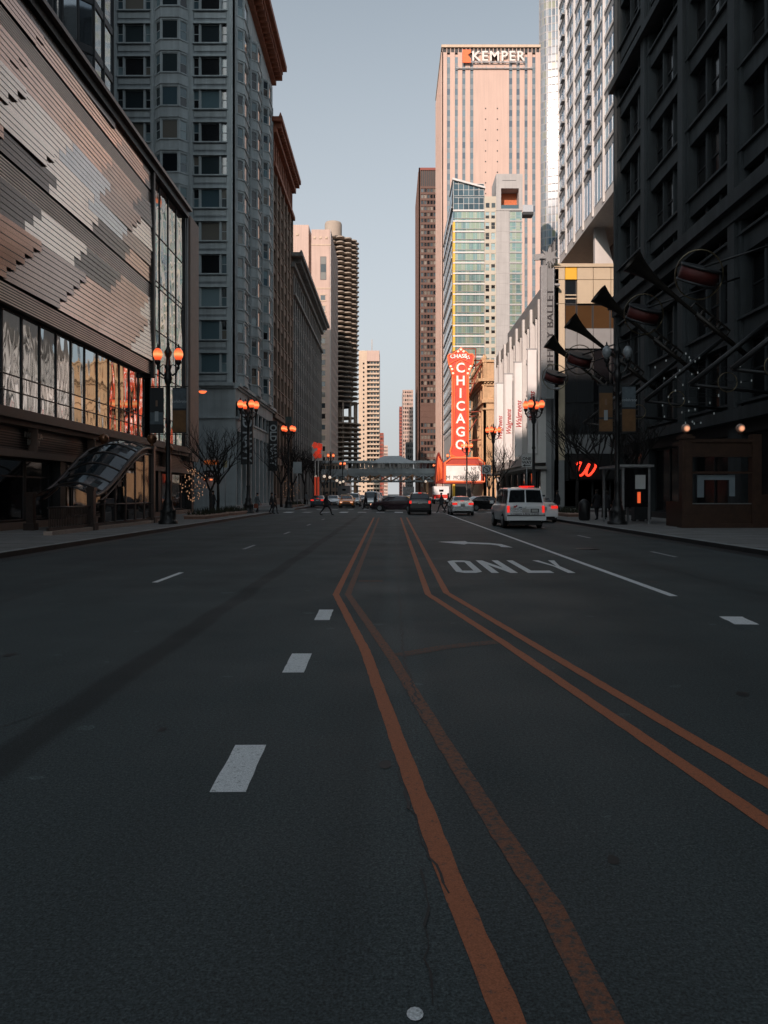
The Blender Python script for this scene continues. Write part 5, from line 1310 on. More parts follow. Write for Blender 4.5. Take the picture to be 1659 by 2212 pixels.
x, y, z = PX(1138, 58), 58, PZ(995, 58); mb = MB(); mb.extr([(x-.3, y-.06, z-.34), (x-.12, y-.06, z-.44), (x-.12, y-.06, z-.37), (x+.28, y-.06, z-.37), (x+.28, y-.06, z-.31), (x-.12, y-.06, z-.31), (x-.12, y-.06, z-.24)], (0, -.004, 0)); part("arrow", mb, M_black, t)
sign_on_pole("no_turn_sign", "round edged white no turn sign beside the theatre lamp", "sign", 1051, 1014, 84, .95, .95, M_sgnw)
_t = [o for o in bpy.data.objects if o.name.startswith("no_turn_sign")][0]
x, y, z = PX(1051, 84), 84, PZ(1014, 84); mb = MB(); mb.tube([(x+.34*cos(a*pi/10), y-.08, z+.34*sin(a*pi/10)) for a in range(21)], .035, 5); mb.tube([(x-.24, y-.08, z+.24), (x+.24, y-.08, z-.24)], .03, 5); mb.tube([(x+.1, y-.08, z-.2), (x+.1, y-.08, z+.08), (x-.12, y-.08, z+.08)], .03, 5); part("symbol", mb, M_black, _t)
sign_on_pole("parking_sign", "small pale sign on a pole by the left traffic light", "sign", 643, 1010, 84, .9, 1.2, mat("pale_grey_sign", (.3, .33, .34), .5))
sign_on_pole("street_name_sign", "small white sign with yellow edge by the corner shop pilaster", "sign", 487, 1002, 66, .35, .6, mat("pale_yellow_sign", (.4, .36, .2), .5))
# cobra head lamp on a mast near the shopping centre corner
t = thing("cobra_lamp", "curved arm road lamp glowing orange beside the granite pier of the shopping centre", "street lamp", (-16.2, 66, .15))
mb = MB(); x1, z1 = PX(438, 66), PZ(845, 66); mb.tube([(-16.6, 66, .15), (-16.6, 66, z1-.6), (-16.4, 66, z1+.05), (-16.0, 66, z1+.28), (x1-.15, 66, z1+.15)], .07, 6); part("mast", mb, M_alu, t)
mb = MB(); mb.lathe((x1, 66, z1), [(.10, .16), (.36, .06), (.38, 0)], 12); part("lamp_head", mb, M_alu, t)
mb = MB(); mb.lathe((x1, 66, z1), [(0, -.2), (.2, -.16), (.33, -.03), (.34, 0)], 12); part("lamp_bowl", mb, glow("orange_bowl", (1, .16, .05), 1.6), t)

# ---------------- subway stair canopy (left)
M_canglass = mat("smoky_canopy_glass", (.02, .028, .034), .08, 0, var=.2, scale=1.5, spec=.9)
t = thing("subway_canopy", "dark curved glass canopy sweeping down over the subway stairs on the left pavement", "subway entrance", (-13.7, 36, .15))
XA, XB = -12.4, -14.9
def curve(y):   # height of the S-shaped roof rail
    s = max(0, min(1, (y-33.2)/7.6)); s = s*s*(3-2*s); return 1.55+(3.95-1.55)*s
ys = [33.2+.35*i for i in range(25)]
mb = MB()
for i in range(len(ys)-1):
    a, b_ = ys[i], ys[i+1]
    for k in range(8):
        f0, f1 = k/8, (k+1)/8; bul = lambda f: .42*sin(pi*f)
        P = [(XA+(XB-XA)*f0, a, curve(a)+bul(f0)), (XA+(XB-XA)*f1, a, curve(a)+bul(f1)), (XA+(XB-XA)*f1, b_, curve(b_)+bul(f1)), (XA+(XB-XA)*f0, b_, curve(b_)+bul(f0))]
        mb.poly(P[::-1], 0, True)
part("roof_glass", mb, M_canglass, t)
M_rail = mat("dark_bronze_rail", (.07, .055, .05), .35, .6, var=.2, scale=3)
for X in (XA, XB):
    mb = MB(); mb.tube([(X, y, curve(y)+.02) for y in ys], .09, 8); part("edge_rail", mb, M_rail, t)
    mb = MB(); mb.tube([(X, y, curve(y)-.26) for y in ys[2:]], .045, 8); part("lower_rail", mb, M_rail, t)
mb = MB()
for i in range(1, 8): y = 33.2+i*1.2; mb.tube([(XA+(XB-XA)*k/8, y, curve(y)+.42*sin(pi*k/8)+.02) for k in range(9)], .035, 5)
part("roof_ribs", mb, M_rail, t)
for (X, y, z) in ((XA, 33.1, 1.9), (XA, 41.5, 4.1), (XB, 41.5, 4.1), (XB, 33.1, 1.7)):
    mb = MB(); mb.box(X-.14, X+.14, y-.14, y+.14, .15, z); mb.box(X-.22, X+.22, y-.22, y+.22, .15, .45); mb.box(X-.18, X+.18, y-.18, y+.18, z-.12, z+.03); part("post", mb, M_rail, t)
for (X, y, z) in ((XA, 41.5, 4.13), (XB, 41.5, 4.13), (-13.1, 47.2, 3.9)):
    c_ = MB(); c_.lathe((X, y, z), [(.06, 0), (.10, .04), (.06, .1), (.20, .22), (.27, .40), (.20, .58), (0, .67)], 16); part("ball_lamp", c_, mat("bronze_ball", (.22, .10, .05), .25, .5, var=.2), t)
mb = MB(); mb.box(-13.22, -12.98, 47.1, 47.3, .15, 3.95); part("post", mb, M_rail, t)
mb = MB(); mb.box(XA-.16, XA+.16, 28.9, 43.2, .15, .30, 0); part("granite_sill", mb, mat("pale_granite_sill", (.42, .33, .28), .6, var=.15, scale=2), t)
mb = MB(); mb.box(XA-.05, XA+.05, 28.9, 43, .3, .42); mb.tube([(XA, 28.9, 1.15), (XA, 33, 1.15)], .04, 6); mb.tube([(XA, 33.2, 1.2), (XA, 41.4, 1.2)], .035, 6)
for i in range(28): mb.box(XA-.015, XA+.015, 29+i*.15, 29.03+i*.15, .4, 1.15)
part("railing", mb, M_rail, t)
for i in range(5):
    y0 = 34.6+i*1.4; m_ = MB(); m_.box(XA-.03, XA, y0, y0+1.3, .45, min(curve(y0), curve(y0+1.3))-.3); part("side_glass", m_, M_shop, t)
    m_ = MB(); m_.box(XA-.06, XA+.04, y0-.08, y0-.0, .42, curve(y0)-.25); part("mullion", m_, M_rail, t)
# fairy-lit shrub and planters
def planter(x, y0, y1, lab, w_=1.3):
    t = thing("planter", lab, "planter", (x, (y0+y1)/2, .15), 0, "stone planters along the pavement")
    mb = MB(); mb.box(x-w_/2, x+w_/2, y0, y1, .15, .30); part("stone_box", mb, mat("planter_granite", (.26, .15, .11), .6, var=.2, scale=2), t)
    mb = MB(); mb.box(x-w_/2-.05, x+w_/2+.05, y0-.05, y1+.05, .302, .37); part("coping", mb, mat("planter_coping", (.42, .28, .22), .6, var=.1), t)
    mb = MB(); r = random.Random(int(y0))
    for i in range(260):
        c = Vector((x+r.uniform(-.5, .5)*w_, r.uniform(y0+.1, y1-.1), .4)); h = r.uniform(.15, .5); d = Vector((r.uniform(-.2, .2), r.uniform(-.2, .2), h)); s_ = Vector((r.uniform(-.05, .05), r.uniform(-.05, .05), 0))
        mb.poly([c-s_, c+s_, c+d+s_*.3])
    o = part("low_plants", mb, mat("winter_greens", (.03, .035, .02), .9), t)
planter(-11.7, 47.5, 54.5, "long low pink granite planter just past the subway canopy", 1.2); planter(-11.6, 56.0, 61.0, "shorter low granite planter beyond the first one near the corner", 1.2)
planter(-11.6, 93, 101, "low granite planter on the far left pavement by the corner shop", 1.2)
planter(12.2, 52.5, 57.5, "low granite planter on the right pavement beside the white police car", 1.2)
def lights(name, lab, x, y, z0, z1, r_, n, m, seed):
    r = random.Random(seed); mb = MB()
    t = thing(name, lab, "string lights", (x, y, z0))
    wire = []
    for k in range(n):
        f = k/n; a = k*2.4; rr_ = r_*sqrt(max(.05, 1-(2*f-1)**2))*r.uniform(.1, 1); p = Vector((x+rr_*cos(a), y+rr_*sin(a), z0+(z1-z0)*f+r.uniform(-.1, .1))); wire.append(p)
        mb.par(p-Vector((.02, .02, .04)), (.04, 0, 0), (0, .04, 0), (0, 0, .09))
    part("bulbs", mb, m, t); w_ = MB(); w_.tube(wire, .008, 3); part("wire", w_, M_black, t)
lights("string_lights", "warm string lights wound round a small tree by the shopping centre corner", -13.0, 52.5, 1.2, 3.3, 1.0, 70, glow("warm_led", (1, .55, .3), .3), 3)
lights("string_lights", "dim warm string lights on a small tree by the left pavement past the poster sign", -13.2, 105, 1.2, 3.6, 1.6, 50, glow("warm_led", (1, .55, .3), .3), 4)
lights("string_lights", "cool string lights scattered over the department store awnings", 14.2, 38, 4.9, 8.4, 3.0, 34, glow("cool_led", (.45, .62, .62), .13), 8)

# ---------------- subway kiosk (right)
t = thing("subway_kiosk", "brown bronze subway stair enclosure with a tall post on the right pavement", "subway entrance", (14.6, 36, .15))
KX0, KX1, Y = 13.0, 16.2, 35.6
mb = MB(); mb.box(KX0-.1, KX0+.34, Y-.2, Y+.25, .15, 4.3); mb.box(KX0-.18, KX0+.42, Y-.28, Y+.33, 4.1, 4.22); mb.box(KX0-.16, KX0+.4, Y-.26, Y+.3, .15, .7); mb.box(KX0+.0, KX0+.24, Y-.24, Y-.205, .8, 3.9); part("post", mb, M_bronze, t)
mb = MB(); mb.box(KX1-.2, KX1+.2, Y-.2, Y+.25, .15, 4.3); part("post", mb, M_bronze, t)
mb = MB(); mb.box(KX0+.341, KX1-.201, Y-.12, Y+.15, 3.35, 4.1); mb.box(KX0+.342, KX1-.202, Y-.2, Y+.2, 3.95, 4.05); mb.box(KX0+.342, KX1-.202, Y-.16, Y+.18, 3.3, 3.4); mb.box(KX0+.342, KX1-.202, Y-.14, Y+.16, 2.55, 2.65); part("top_beam", mb, M_bronze, t)
mb = MB(); mb.box(KX0+.35, KX1-.2, Y-.05, Y+.05, .3, 1.2, 0); mb.box(KX0+.2, KX1+2.2, Y-.18, Y+.2, .15, .34, 0); mb.box(KX0+.35, KX1-.2, Y-.1, Y+.1, 1.2, 1.24, 1); part("dado", mb, [M_bronze, M_alu], t)
mb = MB(); z0, z1 = 1.55, 2.5; x0, x1 = KX0+.62, KX0+2.3
mb.box(x0, x0+.30, Y-.02, Y+.02, z0-.05, z1-.0); mb.box(x1-.25, x1, Y-.02, Y+.02, z0, z1); mb.box(x0+.301, x1-.251, Y-.02, Y+.02, z1-.22, z1-.001); part("map_frame", mb, mat("pale_map_frame", (.20, .25, .28), .5), t)
mb = MB(); mb.box(KX1+.21, KX1+2.4, Y-.1, Y+.12, .3, 1.5); mb.box(KX1+.21, KX1+2.4, Y-.16, Y+.18, 1.5, 1.62); part("low_wall", mb, M_bronze, t)
mb = MB(); mb.box(KX0+.3, KX1, Y+.3, Y+2.2, 3.9, 4.05); mb.box(KX0+.1, KX0+.22, Y+.3, Y+2.5, .15, 1.3); part("stair_roof", mb, M_bronze, t)
def globes(L_, lab):
    for X, y, z, r in L_:
        c_ = MB(); c_.lathe((X, y, z), [(.03, 0), (.10, 0), (.13, .06), (.07, .12)], 12); part("lamp_base", c_, M_bronze, t)
        c_ = MB(); c_.lathe((X, y, z+.08+r), [(r*sin(pi*k/10)+.001, -r*cos(pi*k/10)) for k in range(11)], 18); g_ = part("globe_lamp", c_, gm, t)
def globe_mat():
    m = bpy.data.materials.new("half_lit_globe"); m.use_nodes = True; q = m.node_tree; L = q.links; p = q.nodes["Principled BSDF"]
    p.inputs["Base Color"].default_value = (.30, .27, .25, 1); p.inputs["Roughness"].default_value = .2
    tc = nd(q, "ShaderNodeTexCoord"); vm = nd(q, "ShaderNodeVectorMath", operation='DISTANCE'); vm.inputs[1].default_value = (.5, 0, .42); L.new(tc.outputs["Generated"], vm.inputs[0])
    mr = nd(q, "ShaderNodeMapRange"); mr.inputs[1].default_value = .15; mr.inputs[2].default_value = .42; mr.inputs[3].default_value = 1.1; mr.inputs[4].default_value = .02; L.new(vm.outputs["Value"], mr.inputs[0])
    p.inputs["Emission Color"].default_value = (1, .42, .22, 1); L.new(mr.outputs[0], p.inputs["Emission Strength"]); return m
gm = globe_mat()
globes([(KX0+.12, Y, 4.3, .2), (KX1-.65, Y, 4.3, .2)], "")
# bus shelter
t = thing("bus_shelter", "slim glass bus shelter with a white framed timetable panel on the right pavement", "bus shelter", (12.2, 42, .15))
mb = MB()
for (x, y) in ((11.6, 40), (12.9, 40), (11.6, 43.6), (12.9, 43.6)): mb.box(x-.05, x+.05, y-.05, y+.05, .15, 3.0)
mb.box(11.4, 13.1, 39.8, 43.8, 3.0, 3.12); part("frame", mb, M_alu, t)
mb = MB(); mb.box(11.66, 12.84, 39.98, 40.0, 1.0, 2.95); part("glass_panel", mb, M_shop, t)
mb = MB(); mb.box(12.2, 12.7, 39.93, 39.97, 1.9, 2.6); part("timetable", mb, M_sgnw, t)
mb = MB(); mb.box(12.3, 12.45, 39.9, 39.93, 1.2, 1.75); part("lit_advert_strip", mb, glow("advert_red", (1, .14, .04), .7), t)
for (x, y, w_) in ((13.6, 44, .3), (14.1, 44.5, .28)): 
    mb = MB(); mb.box(x-w_, x+w_, y-.3, y+.3, .25, 1.3); mb.box(x-w_*.9, x-w_*.7, y-.25, y+.25, .15, .25); mb.box(x+w_*.7, x+w_*.9, y-.25, y+.25, .15, .25)
    solo("newspaper_box", mb, M_dark, "dark newspaper box beside the bus shelter, %s one" % ("left" if x < 14 else "right"), "newspaper box", "newspaper boxes")
mb = MB(); mb.lathe((11.0, 45.5, .15), [(.26, 0), (.33, .1), (.34, .95), (.28, 1.05), (.1, 1.2), (0, 1.22)], 14); solo("litter_bin", mb, M_black, "round black litter bin at the right kerb behind the unlit lamp", "litter bin")

# ---------------- department store decorations
M_horn = mat("dark_brass", (.028, .024, .020), .45, .5, var=.3, scale=3); M_drum = mat("dark_red_drum", (.10, .016, .013), .6, var=.25, scale=3); M_gold = mat("dull_gold_rim", (.22, .18, .11), .35, .7)
hl = ["nearest", "second nearest", "third nearest", "farthest"]
for i, Yh in enumerate((37.6, 43.7, 50.5, 57.3)):
    t = thing("trumpet_ornament", "giant dark brass trumpet angled out from the store front, %s of four" % hl[i], "ornament", (14, Yh, 10), 0, "giant trumpets on the store front")
    P0 = Vector((17.0, Yh+.5, 8.2)); P1 = Vector((11.3, Yh, 12.6)); d = (P1-P0).normalized()
    mb = MB(); mb.tube([P0, P0.lerp(P1, .45)], .13, 8); part("tube", mb, M_horn, t)
    mb = MB(); N_ = 10; mb.tube([P0.lerp(P1, .44+.56*k/N_) for k in range(N_+1)], [.09, .095, .10, .11, .12, .14, .17, .22, .30, .42, .58], 16, 0, False); o = part("bell", mb, M_horn, t)
    mb = MB(); e = d.cross(Vector((0, 1, 0))).normalized()
    q = P0.lerp(P1, .2); q2 = P0.lerp(P1, .5); mb.tube([q, q-e*.4, q2-e*.4, q2], .06, 6)
    for k in range(3): r_ = P0.lerp(P1, .28+.07*k); mb.tube([r_+e*.2, r_-e*.45], .08, 6)
    part("valves", mb, M_horn, t)
for i, Yh in enumerate((32, 39, 52.2, 60)):
    t = thing("drum_ornament", "giant dark red hanging drum on the store front, %s of four" % hl[i], "ornament", (12.3, Yh, 10.2), 0, "giant drums on the store front")
    c = Vector((12.3, Yh, 10.4)); d = Vector((.22, -.42, .95)).normalized(); h = .30
    mb = MB(); mb.tube([c-d*h, c+d*h], .76, 20, 0, True, True); part("shell", mb, M_drum, t)
    for s_ in (-1, 1):
        mb = MB(); mb.tube([c+d*(s_*h-.05), c+d*(s_*h+.05)], .80, 20, 0, True, True); part("rim", mb, M_dark, t)
    mb = MB(); u = Vector((1, 0, -.33)).normalized(); mb.tube([c+u*(.95*cos(a*pi/12))+Vector((0, -.05, 0))+d*(.95*sin(a*pi/12)) for a in range(25)], .03, 5); part("hoop", mb, M_gold, t)
    mb = MB(); mb.tube([c+d*h, (17, Yh, 12.2)], .05, 5); part("hanger", mb, M_black, t)
for i, Yh in enumerate((30.5, 34.8, 41, 47.3, 54)):   # hanging frames with ring and rods
    t = thing("awning_frame", "dark slanting awning bracket with round emblem under the store cornice, %s" % ["first from the right edge", "second from the right edge", "middle of five", "fourth from the right edge", "farthest of five"][i], "bracket", (15, Yh, 6), 0, "brackets along the store front")
    mb = MB(); mb.tube([(17, Yh, 9.6), (13.0, Yh, 6.4)], .12, 5); mb.tube([(17, Yh, 6.0), (13.0, Yh, 6.4)], .08, 5); part("bracket_arms", mb, M_black, t)
    mb = MB(); mb.tube([(14.6+.42*cos(a*pi/9), Yh-.1, 6.5+.42*sin(a*pi/9)) for a in range(19)], .022, 4); part("emblem_ring", mb, M_gold, t)

# ---------------- bare winter trees
M_bark = mat("bare_bark", (.022, .020, .019), .95, var=.3, scale=8)
def tree(name, seed, Ht, spread=.5, depth=6, r0=.16):
    r = random.Random(seed); t = thing(name, "x", "tree", (0, 0, 0), 0, "bare street trees")
    tr = MB(); br = MB()
    hb = Ht*.32; P = [Vector((0, 0, 0)), Vector((.05, .03, hb*.5)), Vector((.02, .06, hb))]; tr.tube(P, [r0, r0*.8, r0*.72], 8); 
    def grow(p, d, L_, rad, lev):
        n = 3; pts = [p]; q = p; dd = d.copy()
        for k in range(n):
            dd = (dd+Vector((r.uniform(-.22, .22), r.uniform(-.22, .22), r.uniform(-.05, .16)))).normalized(); q = q+dd*(L_/n); pts.append(q)
        mb = tr if lev == 0 else br
        mb.tube(pts, [rad*(1-.22*k/n*1.6) for k in range(n+1)], 5 if lev < 2 else 3, 0, False)
        if lev >= depth: return
        for k in range(3 if lev < 3 else 2):
            a = r.uniform(0, 2*pi); s_ = r.uniform(.35, .85)*spread*1.5
            nd_ = (dd+Vector((cos(a)*s_, sin(a)*s_, r.uniform(-.05, .3)))).normalized()
            grow(pts[-1] if k else pts[2], nd_, L_*r.uniform(.66, .84), rad*.66, lev+1)
    for k in range(4):
        a = k*pi/2+r.uniform(-.4, .4); grow(P[-1], Vector((cos(a)*spread, sin(a)*spread, 1)).normalized(), Ht*.22, r0*.55, 1)
    part("trunk", tr, M_bark, t); part("branches", br, M_bark, t); return t
tA = tree("bare_tree", 5, 8.0, .5); tB = tree("bare_tree", 9, 6.5, .65)
spots = [(tA, -13.0, 60.0, .85, 0, "bare tree before the corner shop windows on the left"), (tB, -12.4, 55.0, .8, 1, "small bare tree in front of the granite pier of the shopping centre"), (tA, -12.6, 92, 1.0, 2, "bare tree between the two vertical store signs"), (tB, -12.8, 104, 1.25, 3, "bare tree beyond the second vertical store sign"),
 (tA, -12.5, 116, 1.05, 4, "bare tree behind the red and white poster sign"), (tB, -12.5, 130, 1.3, 5, "bare tree past the poster sign below the long grey block"), (tA, 12.6, 94, .95, 1.3, "bare tree on the right in front of the golden theatre"), (tB, 12.8, 104, .95, 2.2, "bare tree before the theatre marquee"),
 (tB, 13.6, 51, 1.15, .4, "dark bare tree by the right kerb left of the unlit street lamp"), (tA, 13.4, 57.5, .95, 3.3, "dark bare tree on the right beneath the farthest trumpet"), (tB, 13.8, 45.5, .9, 5, "dark bare tree beside the bus shelter"), (tB, 12.6, 125, .8, 5.4, "thin bare tree right of the theatre sign base"),
 (tA, -12.6, 150, 1.0, 5, "bare tree far along the left pavement near the station")]
used = set(); T_ = []
for src, x, y, s_, ro, lab in spots:
    o = src if src.name not in used else copy_tree(src); used.add(src.name); T_.append((o, x, y, s_, ro, lab))
for o, x, y, s_, ro, lab in T_: o.location = (x, y, .15); o.scale = (s_, s_, s_); o.rotation_euler.z = ro; o["label"] = lab
# sidewalk globe lamps and small lights far along the pavements
k = 0
for i, (xd, yd, Y) in enumerate(((683, 1030, 130), (701, 1029, 135), (713, 1031, 140), (728, 1038, 150), (735, 1042, 160), (742, 1040, 170), (772, 1046, 185), (920, 1040, 175))):
    mb = MB(); x, z = PX(xd, Y), PZ(yd, Y); mb.tube([(x, Y, .15), (x, Y, z-.25)], .06, 5, 0); mb.lathe((x, Y, z), [(.001, -.27), (.19, -.18), (.27, 0), (.19, .18), (.001, .27)], 10, 1)
    solo("globe_light", mb, [M_black, glow("white_globe", (1, .82, .65), .6)], "small white globe light far down the street, number %d counting from the left" % (i+1), "globe light", "small globe lights")
# ================================================================ vehicles
M_tyre = M_rubber; M_rim = mat("wheel_rim", (.3, .31, .32), .35, .7, var=.1)
M_cgl = mat("car_glass", (.012, .015, .018), .05, 0, var=.1, spec=.9); M_cgl2 = mat("lighter_car_glass", (.06, .075, .085), .05, .2, var=.2, scale=1.5, spec=.9)
M_tail = glow("tail_light_red", (1, .03, .02), .8); M_tailo = mat("tail_lens", (.16, .012, .01), .2); M_head = mat("head_lens", (.5, .5, .48), .12, .3); M_headon = glow("head_light_on", (1, .5, .3), 1.0)
M_plate = mat("number_plate", (.45, .45, .43), .5); M_trim = mat("black_trim", (.02, .02, .022), .6)
def cpaint(n, c, met=.1): return mat(n, c, .25, met, var=.04, scale=2, coat=.6, spec=.6)
# station: (y, z_low, z_belt, z_roof, half_width, roof_half_width)
def prof(kind):
    if kind == 'sedan': L = 4.7; S = [(-2.35, .42, .70, .70, .74, .70), (-2.30, .28, .98, .98, .84, .74), (-1.80, .25, 1.06, 1.07, .90, .72), (-1.62, .24, 1.05, 1.12, .905, .70), (-1.0, .22, 1.02, 1.40, .91, .60), (-.2, .22, 1.0, 1.46, .91, .60), (.55, .22, .98, 1.41, .91, .59), (1.32, .22, .98, 1.02, .90, .70), (1.6, .22, .94, .95, .89, .70), (2.1, .24, .82, .83, .86, .68), (2.30, .30, .70, .71, .78, .62), (2.36, .38, .56, .57, .68, .55)]; cab = (3, 7); wh = (-1.4, 1.42, .33)
    elif kind == 'suv': L = 4.7; S = [(-2.32, .50, .9, .9, .78, .72), (-2.28, .32, 1.12, 1.14, .88, .74), (-2.18, .30, 1.16, 1.25, .92, .74), (-1.9, .28, 1.15, 1.68, .93, .64), (-1.0, .28, 1.13, 1.76, .94, .65), (.2, .28, 1.1, 1.75, .94, .65), (.75, .28, 1.08, 1.66, .94, .63), (1.35, .28, 1.10, 1.14, .92, .72), (2.0, .3, 1.0, 1.01, .9, .7), (2.28, .34, .85, .86, .84, .64), (2.35, .42, .65, .66, .74, .6)]; cab = (2, 7); wh = (-1.42, 1.42, .37)
    elif kind == 'van': L = 4.8; S = [(-2.40, .46, 1.02, 1.02, .88, .86), (-2.36, .36, 1.12, 1.14, .93, .86), (-2.33, .34, 1.14, 1.20, .95, .86), (-2.22, .34, 1.14, 1.86, .96, .76), (-2.0, .34, 1.14, 1.93, .965, .77), (-.8, .34, 1.14, 1.96, .97, .78), (.45, .34, 1.12, 1.94, .97, .76), (.80, .34, 1.12, 1.86, .97, .74), (1.55, .34, 1.10, 1.14, .95, .80), (2.1, .34, 1.0, 1.02, .92, .76), (2.36, .38, .86, .87, .86, .7), (2.42, .46, .6, .62, .8, .66)]; cab = (2, 8); wh = (-1.40, 1.42, .36)
    return L, S, cab, wh
def make_car(kind, name, label, cat, paint, rear_on=True, head_on=False, glassm=None, taxi=False, rack=False, plate=True, group=None):
    L, S, cab, (wr, wf, R) = prof(kind); glassm = glassm or M_cgl
    t = thing(name, label, cat, (0, 0, 0), 0, group); OFF[t.name] = (0, 0, 0)
    def sec(s):
        y, zl, zb, zr, hw, rw = s
        P = [(hw*.80, zl), (hw*.97, zl+.04), (hw, (zl+zb)*.5-.03), (hw*.995, zl+(zb-zl)*.72), (hw*.965, zb-.03), (hw*.93, zb)]
        if zr-zb > .04: P += [(hw*.93+(rw-hw*.93)*.5, zb+(zr-zb)*.55), (rw+.03, zr-.05), (rw-.06, zr), (rw*.5, zr+.025), (0, zr+.035)]
        else: P += [(rw+(hw*.93-rw)*.6, zb+.008), (rw+.03, zb+.012), (rw-.06, zr+.005), (rw*.5, zr+.02), (0, zr+.028)]
        return P
    mb = MB(); rings = []
    # denser stations
    D = []
    for i in range(len(S)-1):
        n = max(1, int((S[i+1][0]-S[i][0])/.22))
        for k in range(n): D.append(tuple(a+(b_-a)*k/n for a, b_ in zip(S[i], S[i+1])))
    D.append(S[-1]); vs = []
    for s in D:
        h = sec(s); ring = [(x, s[0], z) for x, z in h]+[(-x, s[0], z) for x, z in h[-2::-1]]
        y = s[0]; rr_ = []
        for (x, yy, z) in ring:   # wheel arches: lift the sill over the wheels
            for wy in (wr, wf):
                dy = abs(y-wy)
                if dy < R+.07:
                    zz1 = R+sqrt(max(0, (R+.07)**2-dy*dy))
                    if z < zz1: z = min(zz1, 1e9)
            rr_.append((x, yy, z))
        vs += rr_; rings.append(len(rr_))
    m = rings[0]; fs = []
    for i in range(len(D)-1):
        for k in range(m-1): fs.append((i*m+k, i*m+k+1, (i+1)*m+k+1, (i+1)*m+k))
    fs.append(tuple(range(m))); fs.append(tuple((len(D)-1)*m+k for k in range(m))[::-1])
    mb.mesh(vs, fs, 0, True)
    o = part("body", mb, paint, t, False)
    try: o.data.set_sharp_from_angle(angle=radians(38))
    except Exception: pass
    mb = MB(); mb.box(-.78, .78, S[0][0]+.12, S[-1][0]-.12, .17, .42); part("underbody", mb, M_trim, t, False)
    # greenhouse glass: patches laid 6 mm off the shell
    a, b_ = cab
    def gp_(s, f, side): 
        y, zl, zb, zr, hw, rw = s; x0, z0, x1, z1 = hw*.93, zb, rw+.03, zr-.05; xm = x0+(x1-x0)*f; 
        if f > .55: q = (f-.55)/.45; xm = (hw*.93+(rw-hw*.93)*.5)+((rw+.03)-(hw*.93+(rw-hw*.93)*.5))*q
        else: q = f/.55; xm = x0+((hw*.93+(rw-hw*.93)*.5)-x0)*q
        return Vector((side*(xm+.012), y, zb+(zr-.05-zb)*f))
    cabs = [i for i in range(a, b_+1)]
    stn = [S[i] for i in cabs]
    inner = [s for s in stn if s[3]-s[2] > .3]
    for side in (-1, 1):
        y0, y1 = inner[0][0], inner[-1][0]
        def at(y):
            for i in range(len(S)-1):
                if S[i][0] <= y <= S[i+1][0]: f = (y-S[i][0])/(S[i+1][0]-S[i][0]); return tuple(p+(q-p)*f for p, q in zip(S[i], S[i+1]))
        cuts = [y0+.12-(.30 if kind == 'sedan' else 0), -.35, y1+.32]
        if kind != 'sedan': cuts = [y0+.06, -1.15, .0, y1+.38]
        for c0, c1 in zip(cuts[:-1], cuts[1:]):
            mb = MB(); n = 5
            for k in range(n):
                sA = at(c0+.05+(c1-c0-.1)*k/n); sB = at(c0+.05+(c1-c0-.1)*(k+1)/n)
                for f0, f1 in ((.10, .55), (.55, .93)):
                    q = [gp_(sA, f0, side), gp_(sB, f0, side), gp_(sB, f1, side), gp_(sA, f1, side)]
                    mb.poly(q if side > 0 else q[::-1])
            part("side_window", mb, glassm, t, False)
    def screen(s0, s1, f0, f1, name, split=False):
        # between base station s0 and roof station s1
        y0, z0, w0 = s0[0], s0[3], s0[5]; y1, z1, w1 = s1[0], s1[3], s1[5]
        dy = (1 if y1 < y0 else -1); nrm = Vector((0, dy*(z1-z0), abs(y1-y0))).normalized()*.022
        def P(f, sx): return Vector((sx*(w0+(w1-w0)*f-.05), y0+(y1-y0)*f, z0+(z1-z0)*f+.012))+nrm+Vector((0, 0, .012*(1-abs(sx))))
        def quad(a0, a1):
            mb = MB()
            for k in range(4):
                s0_, s1_ = a0+(a1-a0)*k/4, a0+(a1-a0)*(k+1)/4; q = [P(f0, s0_), P(f0, s1_), P(f1, s1_), P(f1, s0_)]
                if (q[1]-q[0]).cross(q[2]-q[1]).y*(-dy) > 0: q = q[::-1]
                mb.poly(q)
            part(name, mb, glassm if name != "windscreen" else M_cgl2, t, False)
        if split: quad(-1, -.04); quad(.04, 1)
        else: quad(-1, 1)
    if kind == 'van': screen(S[2], S[3], .05, .93, "rear_window", True); screen(S[8], S[7], .08, .95, "windscreen")
    elif kind == 'suv': screen(S[2], S[3], .05, .93, "rear_window"); screen(S[7], S[6], .08, .95, "windscreen")
    else: screen(S[3], S[4], .1, .93, "rear_window"); screen(S[7], S[6], .08, .95, "windscreen")
    for wy in (wr, wf):
        for side in (-1, 1):
            x1 = side*(S[4][4]-.01); x0 = x1-side*.2; mb = MB(); mb.tube([(x0, wy, R), (x0+side*.02, wy, R), (x1-side*.03, wy, R), (x1, wy, R)], [R*.9, R, R, R*.93], 20)
            w_ = part("wheel", mb, M_tyre, t, False)
            mb = MB(); mb.tube([(x1-side*.02, wy, R), (x1+side*.012, wy, R)], [R*.64, R*.62], 16)
            for k in range(5): a_ = k*2*pi/5; mb.par((x1+side*.012, wy+.02*cos(a_+pi/2), R+.02*sin(a_+pi/2)), (side*.01, 0, 0), (0, R*.6*cos(a_), R*.6*sin(a_)), (0, -.04*cos(a_+pi/2), -.04*sin(a_+pi/2)))
            part("rim", mb, M_rim, w_, False)
    # bumpers, lamps, plate
    yr = S[0][0]; yf = S[-1][0]; hw = S[1][4]
    mb = MB(); mb.box(-hw*.9, hw*.9, yr-.07, yr+.1, .36, .56); part("bumper", mb, M_trim if kind != 'sedan' else paint, t, False)
    mb = MB(); mb.box(-hw*.8, hw*.8, yf-.12, yf+.05, .3, .5); part("bumper", mb, M_trim, t, False)
